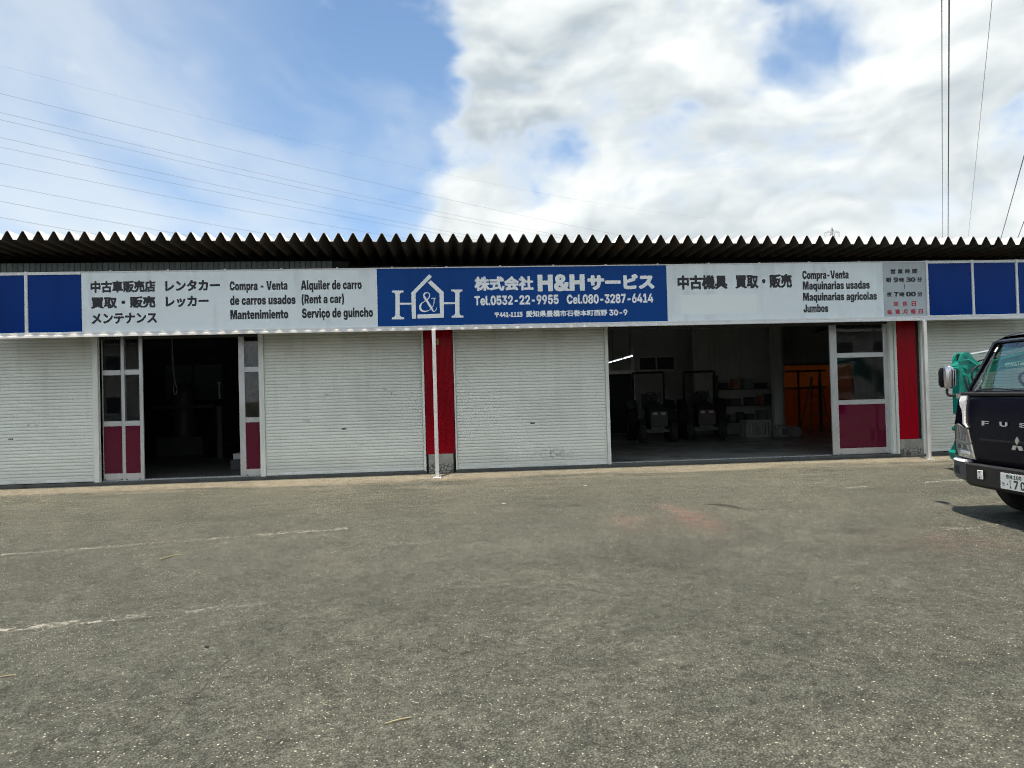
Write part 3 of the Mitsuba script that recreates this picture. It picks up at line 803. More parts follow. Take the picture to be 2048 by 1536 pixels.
# added glowing tubes standing for a streak of daylight in the bay
for i, (y, ln) in enumerate(((9.05, 0.55), (7.55, 1.25), (5.9, 1.25))):
    pass
t = thing('daylight_streak', 'bright daylight streak deep inside the wide open bay, built as added glowing tubes', 'light_streak')
scene['streak_glow'] = {'type': 'diffuse', 'reflectance': rgb(0.8, 0.8, 0.8)}
LA, LB = np.array([4.83, 8.0, 2.41]), np.array([4.57, 4.0, 2.40])
for t0_, t1_ in ((0.0, 0.14), (0.20, 0.60), (0.66, 1.0)):
    a, b = (LA+(LB-LA)*t0_).tolist(), (LA+(LB-LA)*t1_).tolist()
    k_ = part(t, 'tube', cyl(a, b, 0.011, 10), 'streak_glow', True)
    scene[k_]['emitter'] = {'type': 'area', 'radiance': rgb(0.45, 0.48, 0.50)}  # the daylight streak is made to glow as a light of its own
    up_a, up_b = np.array(a)+(0, 0, 0.03), np.array(b)+(0, 0, 0.03)
    part(t, 'added_fitting', bar(up_a, up_b, 0.016), 'white_trim')
for y in (7.2, 4.4):
    part(t, 'added_hanger', bar((4.60+0.065*(y-4.4), y, 2.445), (4.60+0.065*(y-4.4), y, 4.1), 0.006), 'steel_dark')

part(B, 'interior_column', box(9.05, 9.28, 5.6, 5.8, 0.08, 4.05), 'wall_cream')
t = thing('storage_shelf', 'dim shelf stacked with boxes and cans on the back wall behind the right tractor', 'shelf')
for x in (8.0, 9.9):
    part(t, 'upright', box(x-0.02, x+0.02, 7.2, 7.55, 0.082, 1.9), 'steel_dark')
for z in (0.45, 0.95, 1.45):
    part(t, 'board', box(7.98, 9.92, 7.2, 7.55, z, z+0.03), 'steel_dark')
bx_r = np.random.default_rng(3)
for z, sh in ((0.48, 'bottom'), (0.98, 'middle'), (1.48, 'top')):
    xx = 8.1
    oi = 0
    while xx < 9.7:
        w_, h_ = bx_r.uniform(0.14, 0.34), bx_r.uniform(0.14, 0.34)
        single('carton', box(xx, xx+w_, 7.25, 7.50, z+0.001, z+h_, 0.004), ('truck_grey', 'wall_dark', 'tarp_roll', 'dim_pane')[int(bx_r.integers(4))], 'dim box, %s from the left on the %s board of the back shelf' % (('first', 'second', 'third', 'fourth', 'fifth', 'sixth', 'seventh', 'eighth')[oi], sh), 'box', group='boxes on the back shelf')
        oi += 1
        xx += w_+bx_r.uniform(0.03, 0.2)
# orange sheet that closes the opening in the back wall, daylight behind it
t = thing('orange_curtain', 'orange tarpaulin curtain glowing with daylight at the back of the wide open bay', 'curtain')
nx = 40
cx = np.linspace(BX0-0.05, BX1+0.1, nx)
cy = YB+0.02+0.05*np.sin(cx*9)+0.02*np.sin(cx*23+1)
V = np.vstack([np.stack([cx, cy, np.full(nx, z)], 1) for z in (0.05, 1.0, BZ1+0.23)])
F = []
for j in range(2):
    for i in range(nx-1):
        F += [(j*nx+i, j*nx+i+1, (j+1)*nx+i+1), (j*nx+i, (j+1)*nx+i+1, (j+1)*nx+i)]
part(t, 'sheet', trimesh.Trimesh(V, F, process=False), 'tarp_orange', True)
V2 = V.copy()
V2[:, 1] += 0.09
V2[:, 2] = np.repeat([0.05, 0.9, 1.50], nx)
part(t, 'dimming_sheet', trimesh.Trimesh(V2, F, process=False), 'dimming_tarp', True)  # added layer behind the curtain that dims its lower part
part(t, 'rail', cyl((BX0-0.1, YB-0.26, BZ1+0.22), (BX1+0.1, YB-0.26, BZ1+0.22), 0.025, 8), 'steel_dark')
t = thing('storage_rack', 'dark metal rack frame standing in front of the orange curtain', 'rack')
part(t, 'post', cat(*[box(x-0.025, x+0.025, YB-0.75, YB-0.70, 0.082, 2.05) for x in (10.55, 11.35, 12.1)]), 'steel_dark')
for z in (1.42, 1.98):
    part(t, 'beam', box(10.5, 12.3, YB-0.76, YB-0.69, z, z+0.06), 'steel_dark')
t = thing('step_ladder', 'dark stepladder leaning open in front of the orange curtain', 'ladder')
part(t, 'rail', cat(bar((10.35, 6.2, 0.09), (10.62, 6.45, 1.78), 0.022), bar((11.0, 6.2, 0.09), (10.85, 6.45, 1.78), 0.022), bar((10.40, 6.9, 0.09), (10.62, 6.5, 1.78), 0.02), bar((11.05, 6.9, 0.09), (10.85, 6.5, 1.78), 0.02)), 'steel_dark')
for i in range(5):
    f_ = (i+1)/6
    part(t, 'step', box(10.35+0.27*f_, 11.0-0.15*f_, 6.17+0.25*f_, 6.25+0.25*f_, 0.09+1.69*f_-0.015, 0.09+1.69*f_+0.015), 'steel_dark')
t = thing('slatted_crate', 'pale slatted crate on the floor beside the interior column', 'crate')
for i in range(8):
    part(t, 'slat', box(8.22+i*0.092, 8.275+i*0.092, 5.60, 5.62, 0.09, 0.56), 'crate_white')
part(t, 'body', cat(box(8.20, 8.95, 5.62, 6.1, 0.09, 0.14), box(8.20, 8.95, 5.625, 5.645, 0.50, 0.57), box(8.20, 8.95, 6.08, 6.10, 0.09, 0.57), box(8.20, 8.22, 5.65, 6.08, 0.14, 0.57), box(8.93, 8.95, 5.65, 6.08, 0.14, 0.57)), 'crate_white')
t = thing('portable_generator', 'small pale machine in a tube frame on the floor before the interior column', 'machine')
part(t, 'body', box(8.86, 9.12, 4.95, 5.25, 0.13, 0.40, 0.03), 'crate_white')
part(t, 'side_panel', box(8.92, 9.08, 4.942, 4.949, 0.18, 0.37), 'truck_grey')
part(t, 'frame', cat([tube([(x, y, 0.095), (x, y, 0.44)], 0.012, 6) for x in (8.84, 9.14) for y in (4.93, 5.27)] + [bar((8.84, y, z), (9.14, y, z), 0.012) for y in (4.93, 5.27) for z in (0.10, 0.44)]), 'rim_pale')
t = thing('hose_reel', 'small round brownish reel on the floor right of the pale machine', 'reel')
part(t, 'drum', cyl((9.40, 5.1, 0.24), (9.40, 5.3, 0.24), 0.11, 20), 'tarp_roll')
for y in (5.08, 5.30):
    part(t, 'flange', cyl((9.40, y, 0.24), (9.40, y+0.015, 0.24), 0.155, 24), 'rim_pale')

# left dark bay
single('rope_loop', tube(arc_pts([(-7.25, 5.0, 4.0), (-7.235, 5.0, 3.0), (-7.20, 5.0, 2.2), (-7.165, 5.0, 1.95), (-7.15, 5.0, 1.80), (-7.18, 5.0, 1.72), (-7.225, 5.0, 1.80), (-7.21, 5.0, 2.0), (-7.225, 5.0, 2.3), (-7.24, 5.0, 3.0), (-7.26, 5.0, 4.0)], 70), 0.013, 6), 'rope_white', 'pale rope loop hanging from the ceiling of the dark bay', 'rope')
t = thing('back_window', 'dim double window at the back of the dark bay', 'window')
part(t, 'frame', cat(*[box(x, x+0.05, YB-0.24, YB-0.185, 1.55, 2.75) for x in (-9.15, -8.30, -7.35)], box(-9.1, -7.35, YB-0.24, YB-0.185, 1.55, 1.60), box(-9.1, -7.35, YB-0.24, YB-0.185, 2.70, 2.75)), 'steel_dark')

part(t, 'pane', box(-9.10, -7.35, YB-0.205, YB-0.19, 1.60, 2.70), 'dim_pane')
t = thing('engine_hoist', 'dark rounded machine standing in the middle of the dark bay', 'machine')
part(t, 'drum', cat(cyl((-7.35, 6.0, 0.6), (-7.35, 6.0, 1.75), 0.30, 24), trimesh.creation.icosphere(2, 0.30).apply_translation((-7.35, 6.0, 1.75))), 'steel_dark', 40)
part(t, 'base', box(-7.95, -6.75, 5.6, 6.4, 0.082, 0.62, 0.03), 'steel_dark')
part(t, 'bench', box(-8.0, -6.4, 5.45, 6.5, 1.35, 1.45, 0.01), 'steel_dark')
t = thing('pale_tool', 'pale upright tool on the right side of the dark bay', 'tool')
part(t, 'rod', cyl((-5.95, 4.6, 1.58), (-5.96, 4.6, 1.96), 0.018, 8), 'rope_white')
part(t, 'head', box(-6.00, -5.90, 4.57, 4.63, 1.96, 2.02, 0.01), 'rope_white')
part(t, 'stand', box(-6.02, -5.90, 4.56, 4.64, 0.082, 1.40), 'steel_dark')
t = thing('small_crate', 'small whitish crate on the floor by the right jamb of the dark bay', 'crate')
part(t, 'body', box(-4.62, -4.22, 1.2, 1.6, 0.30, 0.42, 0.01), 'crate_white')
part(t, 'pallet', box(-4.66, -4.20, 1.15, 1.65, 0.083, 0.298, 0.01), 'wall_dark')

# ------------------------------------------------------------------ the truck
TR = thing('small_truck', 'glossy dark navy cab over truck with chrome mirror parked at the right edge', 'truck')
PSI = math.radians(3.0)
HV, SV = np.array([-math.cos(PSI), math.sin(PSI), 0]), np.array([math.sin(PSI), math.cos(PSI), 0])
TC = np.array([5.60, -7.20, 0.0])


def loc(m):
    v = np.asarray(m.vertices)
    m = m.copy()
    m.vertices = TC+v[:, :1]*HV+v[:, 1:2]*SV+v[:, 2:3]*np.array([0, 0, 1.0])
    m.faces = m.faces
    if np.linalg.det(np.stack([HV, SV, [0, 0, 1]])) < 0:
        m.faces = m.faces[:, ::-1]
    return m


def tp(name, m, mat, smooth=False, parent=None, label=None):
    return part(parent or TR, name, loc(m), mat, smooth, label=label)


HW = 1.10


def u_front(v, uf, a=0.12, n=4.0, hw=HW):
    return uf-a*np.abs(v/hw)**n


def outline(w, uf, hw, ub, a=0.12, n=4.0):
    v = hw*np.sin(np.linspace(-1, 1, 25)*math.pi/2)
    return [(uf-a*abs(q/hw)**n, q, w) for q in v]+[(ub, -hw, w), (ub, hw, w)]


lower = hull(outline(0.60, -0.03, HW-0.03, -1.65)+outline(0.66, 0.0, HW, -1.65)+outline(1.00, 0.0, HW, -1.65)+outline(1.28, -0.045, HW-0.01, -1.65)+outline(1.33, -0.075, HW-0.03, -1.65))
arch = [cyl((-0.80, s*0.6, 0.38), (-0.80, s*1.4, 0.38), 0.50, 40) for s in (-1, 1)]
lm_ = to_man(lower)
for a_ in arch:
    a_.fix_normals()
    lm_ = lm_-to_man(a_)
tp('cab', of_man(lm_), 'truck_paint', 25)


def green(g, dz=0.0):
    return hull(outline(1.33+dz, -0.09-g, HW-0.05-g, -1.64+g, 0.13)+outline(1.93-min(dz, 0), -0.40-g, 0.95-g, -1.62+g, 0.10)+outline(2.015-g*0.6, -0.55-g, 0.88-g, -1.58+g, 0.10)+outline(2.065-g*0.8, -0.82-g, 0.70-g, -1.45+g, 0.08))


gh = to_man(green(0.0))-to_man(green(0.045, -0.05))
ws_cut = hull([(0.4, v, w) for v, w in ((-0.975, 1.385), (0.975, 1.385), (-0.855, 1.915), (0.855, 1.915))]+[(-0.42, v, w) for v, w in ((-0.975, 1.385), (0.975, 1.385))]+[(-0.62, v, w) for v, w in ((-0.855, 1.915), (0.855, 1.915))])
side_cut = hull([(u, v, w) for v in (-1.5, 1.5) for u, w in ((-0.27, 1.40), (-1.30, 1.40), (-1.28, 1.87), (-0.585, 1.87))])
rear_cut = hull([(u, v, w) for u in (-1.9, -1.4) for v, w in ((-0.6, 1.45), (0.6, 1.45), (-0.55, 1.80), (0.55, 1.80))])
gh = gh-to_man(ws_cut)-to_man(side_cut)-to_man(rear_cut)
tp('roof_shell', of_man(gh), 'truck_paint', 25)
# glass
vv = np.linspace(-1, 1, 25)
V, F = [], []
rows = ((1.37, -0.125, 0.995, 0.11), (1.93, -0.422, 0.875, 0.075))
for w, uf, hw, a_ in rows:
    V += [(uf-a_*abs(q)**4.0, q*hw, w) for q in vv]
for i in range(24):
    F += [(i, i+1, 25+i+1), (i, 25+i+1, 25+i)]
tp('windscreen', trimesh.Trimesh(V, F, process=False), 'windscreen_glass', True)
for s in (-1, 1):
    tp('side_window', trimesh.Trimesh([(-0.25, s*1.01, 1.38), (-1.32, s*1.01, 1.38), (-1.30, s*0.935, 1.89), (-0.57, s*0.935, 1.89)], [(0, 1, 2), (0, 2, 3)], process=False), 'windscreen_glass')
tp('rear_window', trimesh.Trimesh([(-1.60, -0.62, 1.43), (-1.60, 0.62, 1.43), (-1.58, 0.57, 1.82), (-1.58, -0.57, 1.82)], [(0, 1, 2), (0, 2, 3)], process=False), 'windscreen_glass')
# rubber strip under the windscreen, rain visor line over it
tp('cowl', tube([(u_front(q, -0.075, 0.13)+0.008, q, 1.352) for q in np.linspace(-0.98, 0.98, 25)], 0.022, 8), 'black_plastic', True)
tp('dashboard', hull([(-0.18, -0.9, 1.34), (-0.18, 0.9, 1.34), (-0.60, -0.88, 1.34), (-0.60, 0.88, 1.34), (-0.30, -0.85, 1.40), (-0.30, 0.85, 1.40), (-0.55, -0.85, 1.39), (-0.55, 0.85, 1.39)]), 'dash_grey')
an = np.linspace(0, 2*math.pi, 31)[:-1]
tp('steering_wheel', tube(np.stack([-0.62+0.12*np.sin(an), 0.45+0.21*np.cos(an), 1.44+0.13*np.sin(an)], 1), 0.016, 8, True), 'black_plastic', True)
for v in (-0.55, 0.45):
    tp('seat', cat(box(-1.45, -1.30, v-0.24, v+0.24, 1.34, 1.72, 0.04), box(-1.44, -1.34, v-0.13, v+0.13, 1.725, 1.86, 0.03)), 'seat_grey')
tp('phone_holder', cat(bar((-0.36, -0.12, 1.40), (-0.36, -0.16, 1.50), 0.008), box(-0.37, -0.35, -0.22, -0.08, 1.50, 1.57, 0.004)), 'black_plastic')
tp('sticker', trimesh.Trimesh([(-0.400, 0.80, 1.815), (-0.392, 0.755, 1.815), (-0.416, 0.745, 1.865), (-0.424, 0.785, 1.865)], [(0, 1, 2), (0, 2, 3)], process=False), 'plate_white', label='small white inspection sticker in the windscreen corner')


def on_front(poly, w_of_u, y_off, depth, uf=0.0):
    """a plate in (v, w) laid on the curved front, thickened forward by depth"""
    gs = getattr(poly, 'geoms', [poly])
    ms = []
    for g in gs:
        g = g.segmentize(0.04)
        m = trimesh.creation.extrude_polygon(g, depth, engine='triangle' if False else 'earcut')
        ms.append(m)
    m = cat(ms)
    m = m.subdivide_to_size(0.05)
    v, w, d = m.vertices[:, 0], m.vertices[:, 1], m.vertices[:, 2]
    base = np.interp(w, [0.60, 0.66, 1.00, 1.28, 1.33], [-0.03, 0.0, 0.0, -0.045, -0.075])
    u = u_front(v, base)+y_off+d
    m.vertices = np.stack([u, v, w], 1)
    m.fix_normals()
    return m


for s in (1, -1):
    P_ = lambda pts: Polygon([(s*a, b) for a, b in pts])
    hl = tp('headlight', on_front(P_([(0.72, 0.965), (0.665, 0.815), (1.02, 0.835), (1.04, 0.92), (1.03, 1.005), (0.95, 1.015)]), None, -0.010, 0.022), 'lamp_grey', 30)
    tp('lens', on_front(P_([(0.66, 0.80), (0.60, 0.640), (0.93, 0.652), (1.0, 0.72), (1.015, 0.820)]), None, -0.010, 0.026), 'lamp_clear', 30, parent=hl)
    tp('bezel', on_front(P_([(0.665, 0.803), (0.665, 0.813), (1.02, 0.834), (1.02, 0.822)]), None, -0.008, 0.030), 'chrome_satin', parent=hl)
    for pts in ([(0.72, 0.785), (0.705, 0.735), (0.80, 0.735), (0.825, 0.790)], [(0.69, 0.722), (0.68, 0.688), (0.87, 0.690), (0.88, 0.724)], [(0.85, 0.790), (0.84, 0.745), (0.93, 0.745), (0.94, 0.795)]):
        tp('lens_glint', on_front(P_(pts), None, 0.0165, 0.004), 'chrome_reflect_tone' if pts[0][0] == 0.69 else 'chrome_satin', parent=hl)  # bright plates on the lens, painted stand-ins for its reflections
    for i in range(4):
        tp('lens_rib', on_front(P_([(0.745+i*0.07, 0.985), (0.735+i*0.07, 0.845), (0.741+i*0.07, 0.845), (0.751+i*0.07, 0.985)]), None, 0.011, 0.004), 'lamp_clear', parent=hl)
    tp('corner_trim', on_front(P_([(0.815, 1.335), (0.985, 1.335), (0.955, 1.24), (0.865, 1.17), (0.835, 1.10), (0.805, 1.02), (0.715, 0.985), (0.775, 1.03), (0.80, 1.10), (0.815, 1.18)]), None, -0.004, 0.024), 'chrome_reflect_tone', 30, label='chrome corner strip between mirror and headlight')
    # bumper end
    bm = hull([(u_front(v, 0.075, 0.16)-d, v, w) for v in s*np.linspace(0.70, 1.10, 12) for w, d in ((0.395, 0.035), (0.43, 0.012), (0.585, 0.012), (0.60, 0.03))]+[(-0.42, s*1.10, 0.42), (-0.42, s*1.10, 0.59), (-0.1, s*0.7, 0.40), (-0.1, s*0.7, 0.59)])
    bk = tp('bumper_end', bm, 'truck_grey', 30)
    tp('top_lip', hull([(u_front(v, 0.070, 0.16)-d, v, w) for v in s*np.linspace(0.72, 1.09, 12) for w, d in ((0.601, 0.0), (0.622, 0.02), (0.624, 0.10), (0.601, 0.12))]), 'chrome_reflect_tone', 30, parent=bk, label='bright chrome lip on top of the bumper end')
    for i in range(5):
        tp('vent', tube([(u_front(v, 0.075, 0.16)-0.004, v, 0.545-i*0.020) for v in s*np.linspace(0.86, 1.02, 6)], 0.005, 6), 'black_plastic', parent=bk)
    # mirror
    mk = tp('side_mirror', of_man(m3.Manifold.hull_points(np.array([(-0.22+a*math.cos(t_)*0.5, s*1.335+b*math.sin(t_), w) for w, a, b in ((1.415, 0.06, 0.045), (1.44, 0.10, 0.070), (1.62, 0.11, 0.075), (1.67, 0.09, 0.060), (1.685, 0.05, 0.04)) for t_ in np.linspace(0, 2*math.pi, 20)]))), 'chrome', 40, label='chrome backed door mirror')
    tp('mirror_rim', hull([(-0.22+a*math.cos(t_), s*1.425+0.022*math.sin(t_), w) for w, a in ((1.43, 0.04), (1.47, 0.065), (1.62, 0.065), (1.665, 0.04)) for t_ in np.linspace(0, 2*math.pi, 12)]), 'truck_paint', 40, parent=mk)
    tp('mirror_glass', box(-0.281, -0.272, s*1.335-0.055, s*1.335+0.055, 1.45, 1.64, 0.003), 'chrome', parent=mk)
    tp('mirror_arm', tube(arc_pts([(-0.22, s*1.36, 1.43), (-0.22, s*1.365, 1.36), (-0.20, s*1.30, 1.335), (-0.20, s*1.18, 1.333), (-0.20, s*1.06, 1.335)], 24), 0.015, 8), 'black_plastic', True, parent=mk)
    tp('arm_base', hull([(-0.20+a, s*1.05+b, w) for a in (-0.05, 0.05) for b in (-0.05, 0.05) for w in (1.30, 1.355)]+[(-0.20, s*1.05, 1.375)]), 'chrome', parent=mk)
    # wheels
    ty, rm = wheel((-0.80, s*0.86, 0.37), 0.37, 0.22, (0, s, 0), 0.58)
    wk = tp('front_wheel', ty, 'rubber', 30)
    tp('rim', rm, 'chrome_satin', 30, parent=wk)
    ty, rm = wheel((-3.5, s*0.80, 0.37), 0.37, 0.40, (0, s, 0), 0.58)
    wk = tp('rear_wheel', ty, 'rubber', 30)
    tp('rim', rm, 'chrome_satin', 30, parent=wk)
    tp('mud_flap', box(-1.32, -1.30, s*0.86-0.14, s*0.86+0.14, 0.14, 0.55), 'black_plastic')
    # door
    dk = tp('door_line', tube([(-0.42, s*(HW+0.001), 0.72), (-0.42, s*(HW+0.001), 1.30), (-1.38, s*(HW+0.001), 1.30), (-1.38, s*(HW+0.001), 0.95)], 0.005, 4), 'black_plastic')
    tp('door_handle', box(-1.30, -1.14, s*(HW+0.018)-0.012, s*(HW+0.018)+0.012, 1.14, 1.175, 0.006), 'chrome_satin')
# centre of the bumper
tp('bumper', hull([(u_front(v, 0.072, 0.16)-d, v, w) for v in np.linspace(-0.70, 0.70, 13) for w, d in ((0.35, 0.05), (0.385, 0.012), (0.585, 0.012), (0.600, 0.03))]+[(-0.12, q, w) for q in (-0.7, 0.7) for w in (0.36, 0.59)]), 'black_plastic', 30)
tp('grille_slot', on_front(R(-0.58, 0.895, 0.58, 0.912), None, -0.002, 0.006), 'shadow_gap')
tp('grille_slot', on_front(R(-0.56, 0.700, 0.56, 0.716), None, -0.002, 0.006), 'shadow_gap')
tp('front_panel', on_front(Polygon([(-0.64, 0.975), (0.64, 0.975), (0.60, 0.66), (-0.60, 0.66)]), None, -0.004, 0.009), 'truck_paint', 30)
tp('grille_slot', on_front(R(-0.50, 0.855, 0.50, 0.875), None, 0.004, 0.005), 'shadow_gap')
tp('tow_bracket', cat(box(0.080, 0.092, 0.36, 0.44, 0.452, 0.545, 0.003)), 'plate_white')
tp('bolt_hole', cat(cyl((0.090, 0.402, 0.530), (0.0945, 0.402, 0.530), 0.010, 10), cyl((0.090, 0.402, 0.470), (0.0945, 0.402, 0.470), 0.010, 10)), 'black_plastic')


def front_text(txt, v0, v1, w0, w1, u, kind, stroke, mat, name, parent=None, depth=0.004):
    g = glyphs(txt, kind, stroke)
    a0, b0, a1, b1 = g.bounds
    g = affinity.affine_transform(g, [(v1-v0)/(a1-a0), 0, 0, (w1-w0)/(b1-b0), v0-a0*(v1-v0)/(a1-a0), w0-b0*(w1-w0)/(b1-b0)])
    m = prism(g, depth)
    m.vertices = np.stack([u-m.vertices[:, 1], m.vertices[:, 0], m.vertices[:, 2]], 1)
    m.fix_normals()
    return tp(name, m, mat, parent=parent)


def mirror_v(v):
    return v


# written so that it reads left to right from the front, which is from +v to -v
def front_text_rev(txt, vl, vr, w0, w1, u, kind, stroke, mat, name, parent=None, depth=0.004):
    g = glyphs(txt, kind, stroke)
    a0, b0, a1, b1 = g.bounds
    g = affinity.affine_transform(g, [(vl-vr)/(a1-a0), 0, 0, (w1-w0)/(b1-b0), -vl-a0*(vl-vr)/(a1-a0), w0-b0*(w1-w0)/(b1-b0)])
    m = prism(g, depth)
    m.vertices = np.stack([u-m.vertices[:, 1], -m.vertices[:, 0], m.vertices[:, 2]], 1)
    m.fix_normals()
    return tp(name, m, mat, parent=parent)


for ch, v in (('F', 0.405), ('U', 0.135), ('S', -0.135), ('O', -0.405)):
    front_text_rev(ch, v+0.055, v-0.055, 1.018, 1.066, u_front(v, 0.0)+0.004, 'latin', 0, 'chrome_satin', 'badge_letter')
di = [(0, 0), (0.026, 0.042), (0, 0.088), (-0.026, 0.042)]
em = []
for a_ in (0, 120, 240):
    g = affinity.rotate(Polygon([(0, 0.004), (0.027, 0.046), (0, 0.088), (-0.027, 0.046)]), a_, origin=(0, 0))
    em.append(g)
m = prism(shapely.MultiPolygon(em), 0.008)
m.vertices = np.stack([0.006-m.vertices[:, 1], m.vertices[:, 0]-0.05, m.vertices[:, 2]+0.835], 1)
m.fix_normals()
tp('emblem', m, 'chrome_satin')
PL = tp('number_plate', box(0.0785, 0.082, -0.300, 0.105, 0.393, 0.556, 0.0015), 'plate_white', label='white number plate on the bumper')
front_text_rev('豊橋', 0.025, -0.065, 0.503, 0.543, 0.0822, 'cjk', 1, 'plate_green', 'lettering', PL, 0.001)
front_text_rev('100', -0.080, -0.185, 0.503, 0.543, 0.0822, 'latin', 0, 'plate_green', 'lettering', PL, 0.001)
front_text_rev('せ', 0.085, 0.040, 0.425, 0.465, 0.0822, 'cjk', 1, 'plate_green', 'lettering', PL, 0.001)
front_text_rev('・', 0.015, -0.002, 0.440, 0.453, 0.0822, 'cjk', 1, 'plate_green', 'lettering', PL, 0.001)
for ch, a_, b_ in (('1', -0.025, -0.042), ('7', -0.080, -0.140), ('0', -0.170, -0.230)):
    front_text_rev(ch, a_, b_, 0.408, 0.492, 0.0822, 'latin', 0, 'plate_green', 'lettering', PL, 0.001)
for s, v0, v1 in ((1, 0.80, 0.02), (-1, -0.05, -0.80)):
    wa = [(u_front(v0, -0.075, 0.13)+0.015, v0, 1.335), (u_front(0.5, -0.10, 0.13)+0.02, v0-0.30, 1.405), (u_front(0.2, -0.10, 0.13)+0.012, v0-0.52, 1.405), (u_front(0, -0.10, 0.13)+0.012, v1-0.2, 1.390)]
    tp('wiper', tube(arc_pts(wa, 16), 0.009, 6), 'black_plastic')
tp('chassis', cat(box(-6.0, -0.5, -0.42, -0.34, 0.42, 0.60), box(-6.0, -0.5, 0.34, 0.42, 0.42, 0.60), box(-0.9, -0.7, -0.75, 0.75, 0.32, 0.42), box(-1.6, -0.3, -0.6, 0.6, 0.42, 0.598)), 'steel_dark')
fb_ = tp('flat_bed', box(-6.1, -1.85, -1.05, 1.05, 0.62, 0.74, 0.01), 'steel_dark')
for s in (-1, 1):
    tp('side_board', box(-6.1, -1.85, s*1.03-0.02, s*1.03+0.02, 0.742, 1.10, 0.005), 'truck_paint', parent=fb_)
tp('aerial', tube([(-0.50, 0.98, 1.42), (-0.62, 1.02, 1.74), (-0.66, 1.03, 1.86)], 0.003, 5), 'steel_dark')

# ------------------------------------------------------------------ mini excavator behind the truck
EX = thing('mini_excavator', 'teal green mini excavator with raised boom behind the truck cab', 'excavator')
EY = -2.70


def ep(name, m, mat, smooth=False, parent=None, label=None):
    m = m.copy()
    m.apply_translation((0.075, 0, 0))
    return part(parent or EX, name, m, mat, smooth, label=label)


st = ep('stick', cat(box(8.262, 8.375, EY-0.095, EY+0.095, 0.96, 1.70, 0.012), prism_y([(8.262, 1.70), (8.375, 1.70), (8.44, 1.78), (8.46, 1.84), (8.30, 1.84), (8.235, 1.765)], EY-0.085, EY+0.085), prism_y([(8.375, 0.96), (8.30, 0.96), (8.37, 0.70), (8.46, 0.70)], EY-0.085, EY+0.085)), 'machine_teal')
ep('knuckle', cat(*[prism_y([(8.27, 1.83), (8.31, 1.935), (8.36, 1.985), (8.44, 1.985), (8.50, 1.93), (8.47, 1.83)], EY+y-0.022, EY+y+0.022) for y in (-0.075, 0.075)]), 'machine_teal', parent=st)
ep('gusset', cat(*[prism_y([(8.47, 1.86), (8.52, 1.92), (8.66, 1.79), (8.82, 1.69), (8.76, 1.55), (8.62, 1.36), (8.50, 1.27), (8.375, 1.20), (8.377, 1.69), (8.44, 1.77)], EY+y-0.012, EY+y+0.012) for y in (-0.045, 0.06)]), 'machine_teal', parent=st)
ep('edge_rib', tube([(8.28, EY-0.085, 1.85), (8.44, EY-0.09, 1.855), (8.60, EY-0.075, 1.755), (8.78, EY-0.07, 1.68)], 0.014, 6), 'machine_teal', parent=st)
ep('cover_plate', cat(cyl((8.565, EY-0.075, 1.525), (8.565, EY-0.057, 1.525), 0.125, 28)), 'machine_teal', 30, parent=st)
ep('slot_shade', box(8.335, 8.405, EY-0.05, EY+0.05, 1.86, 1.96), 'shadow_gap', parent=st)  # dark block that stands for the shade inside the knuckle opening
for i, (x, z, r, w) in enumerate(((8.385, 1.945, 0.036, 0.11), (8.235, 1.715, 0.034, 0.15), (8.375, 1.725, 0.030, 0.13), (8.355, 1.610, 0.030, 0.12), (8.70, 1.65, 0.05, 0.12), (8.30, 0.715, 0.042, 0.13))):
    ep('pin', cyl((x, EY-w, z), (x, EY+w, z), r, 16), 'machine_teal', 30, parent=st)
bo = ep('boom', prism_y([(8.60, 1.70), (8.64, 1.79), (8.86, 1.835), (9.58, 1.985), (10.05, 1.99), (10.40, 1.80), (11.10, 0.98), (10.95, 0.86), (10.20, 1.58), (9.95, 1.73), (9.52, 1.735), (8.90, 1.655), (8.68, 1.62)], EY-0.10, EY+0.10), 'machine_teal')
for y in (EY-0.102,):
    ep('edge_rib', cat(tube([(8.66, y, 1.785), (8.86, y, 1.825), (9.58, y, 1.972), (10.04, y, 1.978)], 0.010, 6), tube([(8.88, y, 1.70), (9.5, y, 1.835), (9.9, y, 1.90)], 0.008, 6)), 'machine_teal', parent=bo)
g = glyphs('KOMATSU', 'latin', 1)
a0, b0, a1, b1 = g.bounds
g = affinity.affine_transform(g, [0.34/(a1-a0), 0, 0, 0.062/(b1-b0), -a0*0.34/(a1-a0), -b0*0.062/(b1-b0)])
g = affinity.translate(affinity.rotate(g, 5.5, origin=(0, 0)), 9.08, 1.722)
m = prism(g, 0.003)
m.apply_translation((0, EY-0.1005, 0))
ep('lettering', m, 'vinyl_white', parent=bo)
cy_ = ep('arm_cylinder', cyl((9.0, EY, 2.02), (9.9, EY, 2.16), 0.05, 14), 'machine_teal', 30)
ep('rod', cyl((8.44, EY, 1.935), (9.0, EY, 2.02), 0.022, 12), 'chrome_satin', 30, parent=cy_)
ep('bracket', prism_y([(9.80, 1.97), (9.84, 2.20), (9.94, 2.20), (10.05, 1.97)], EY-0.07, EY+0.07), 'machine_teal', parent=cy_)
by_ = ep('bucket_cylinder', cyl((8.52, EY-0.0, 1.50), (8.40, EY-0.0, 1.02), 0.040, 12), 'machine_grey', 30)
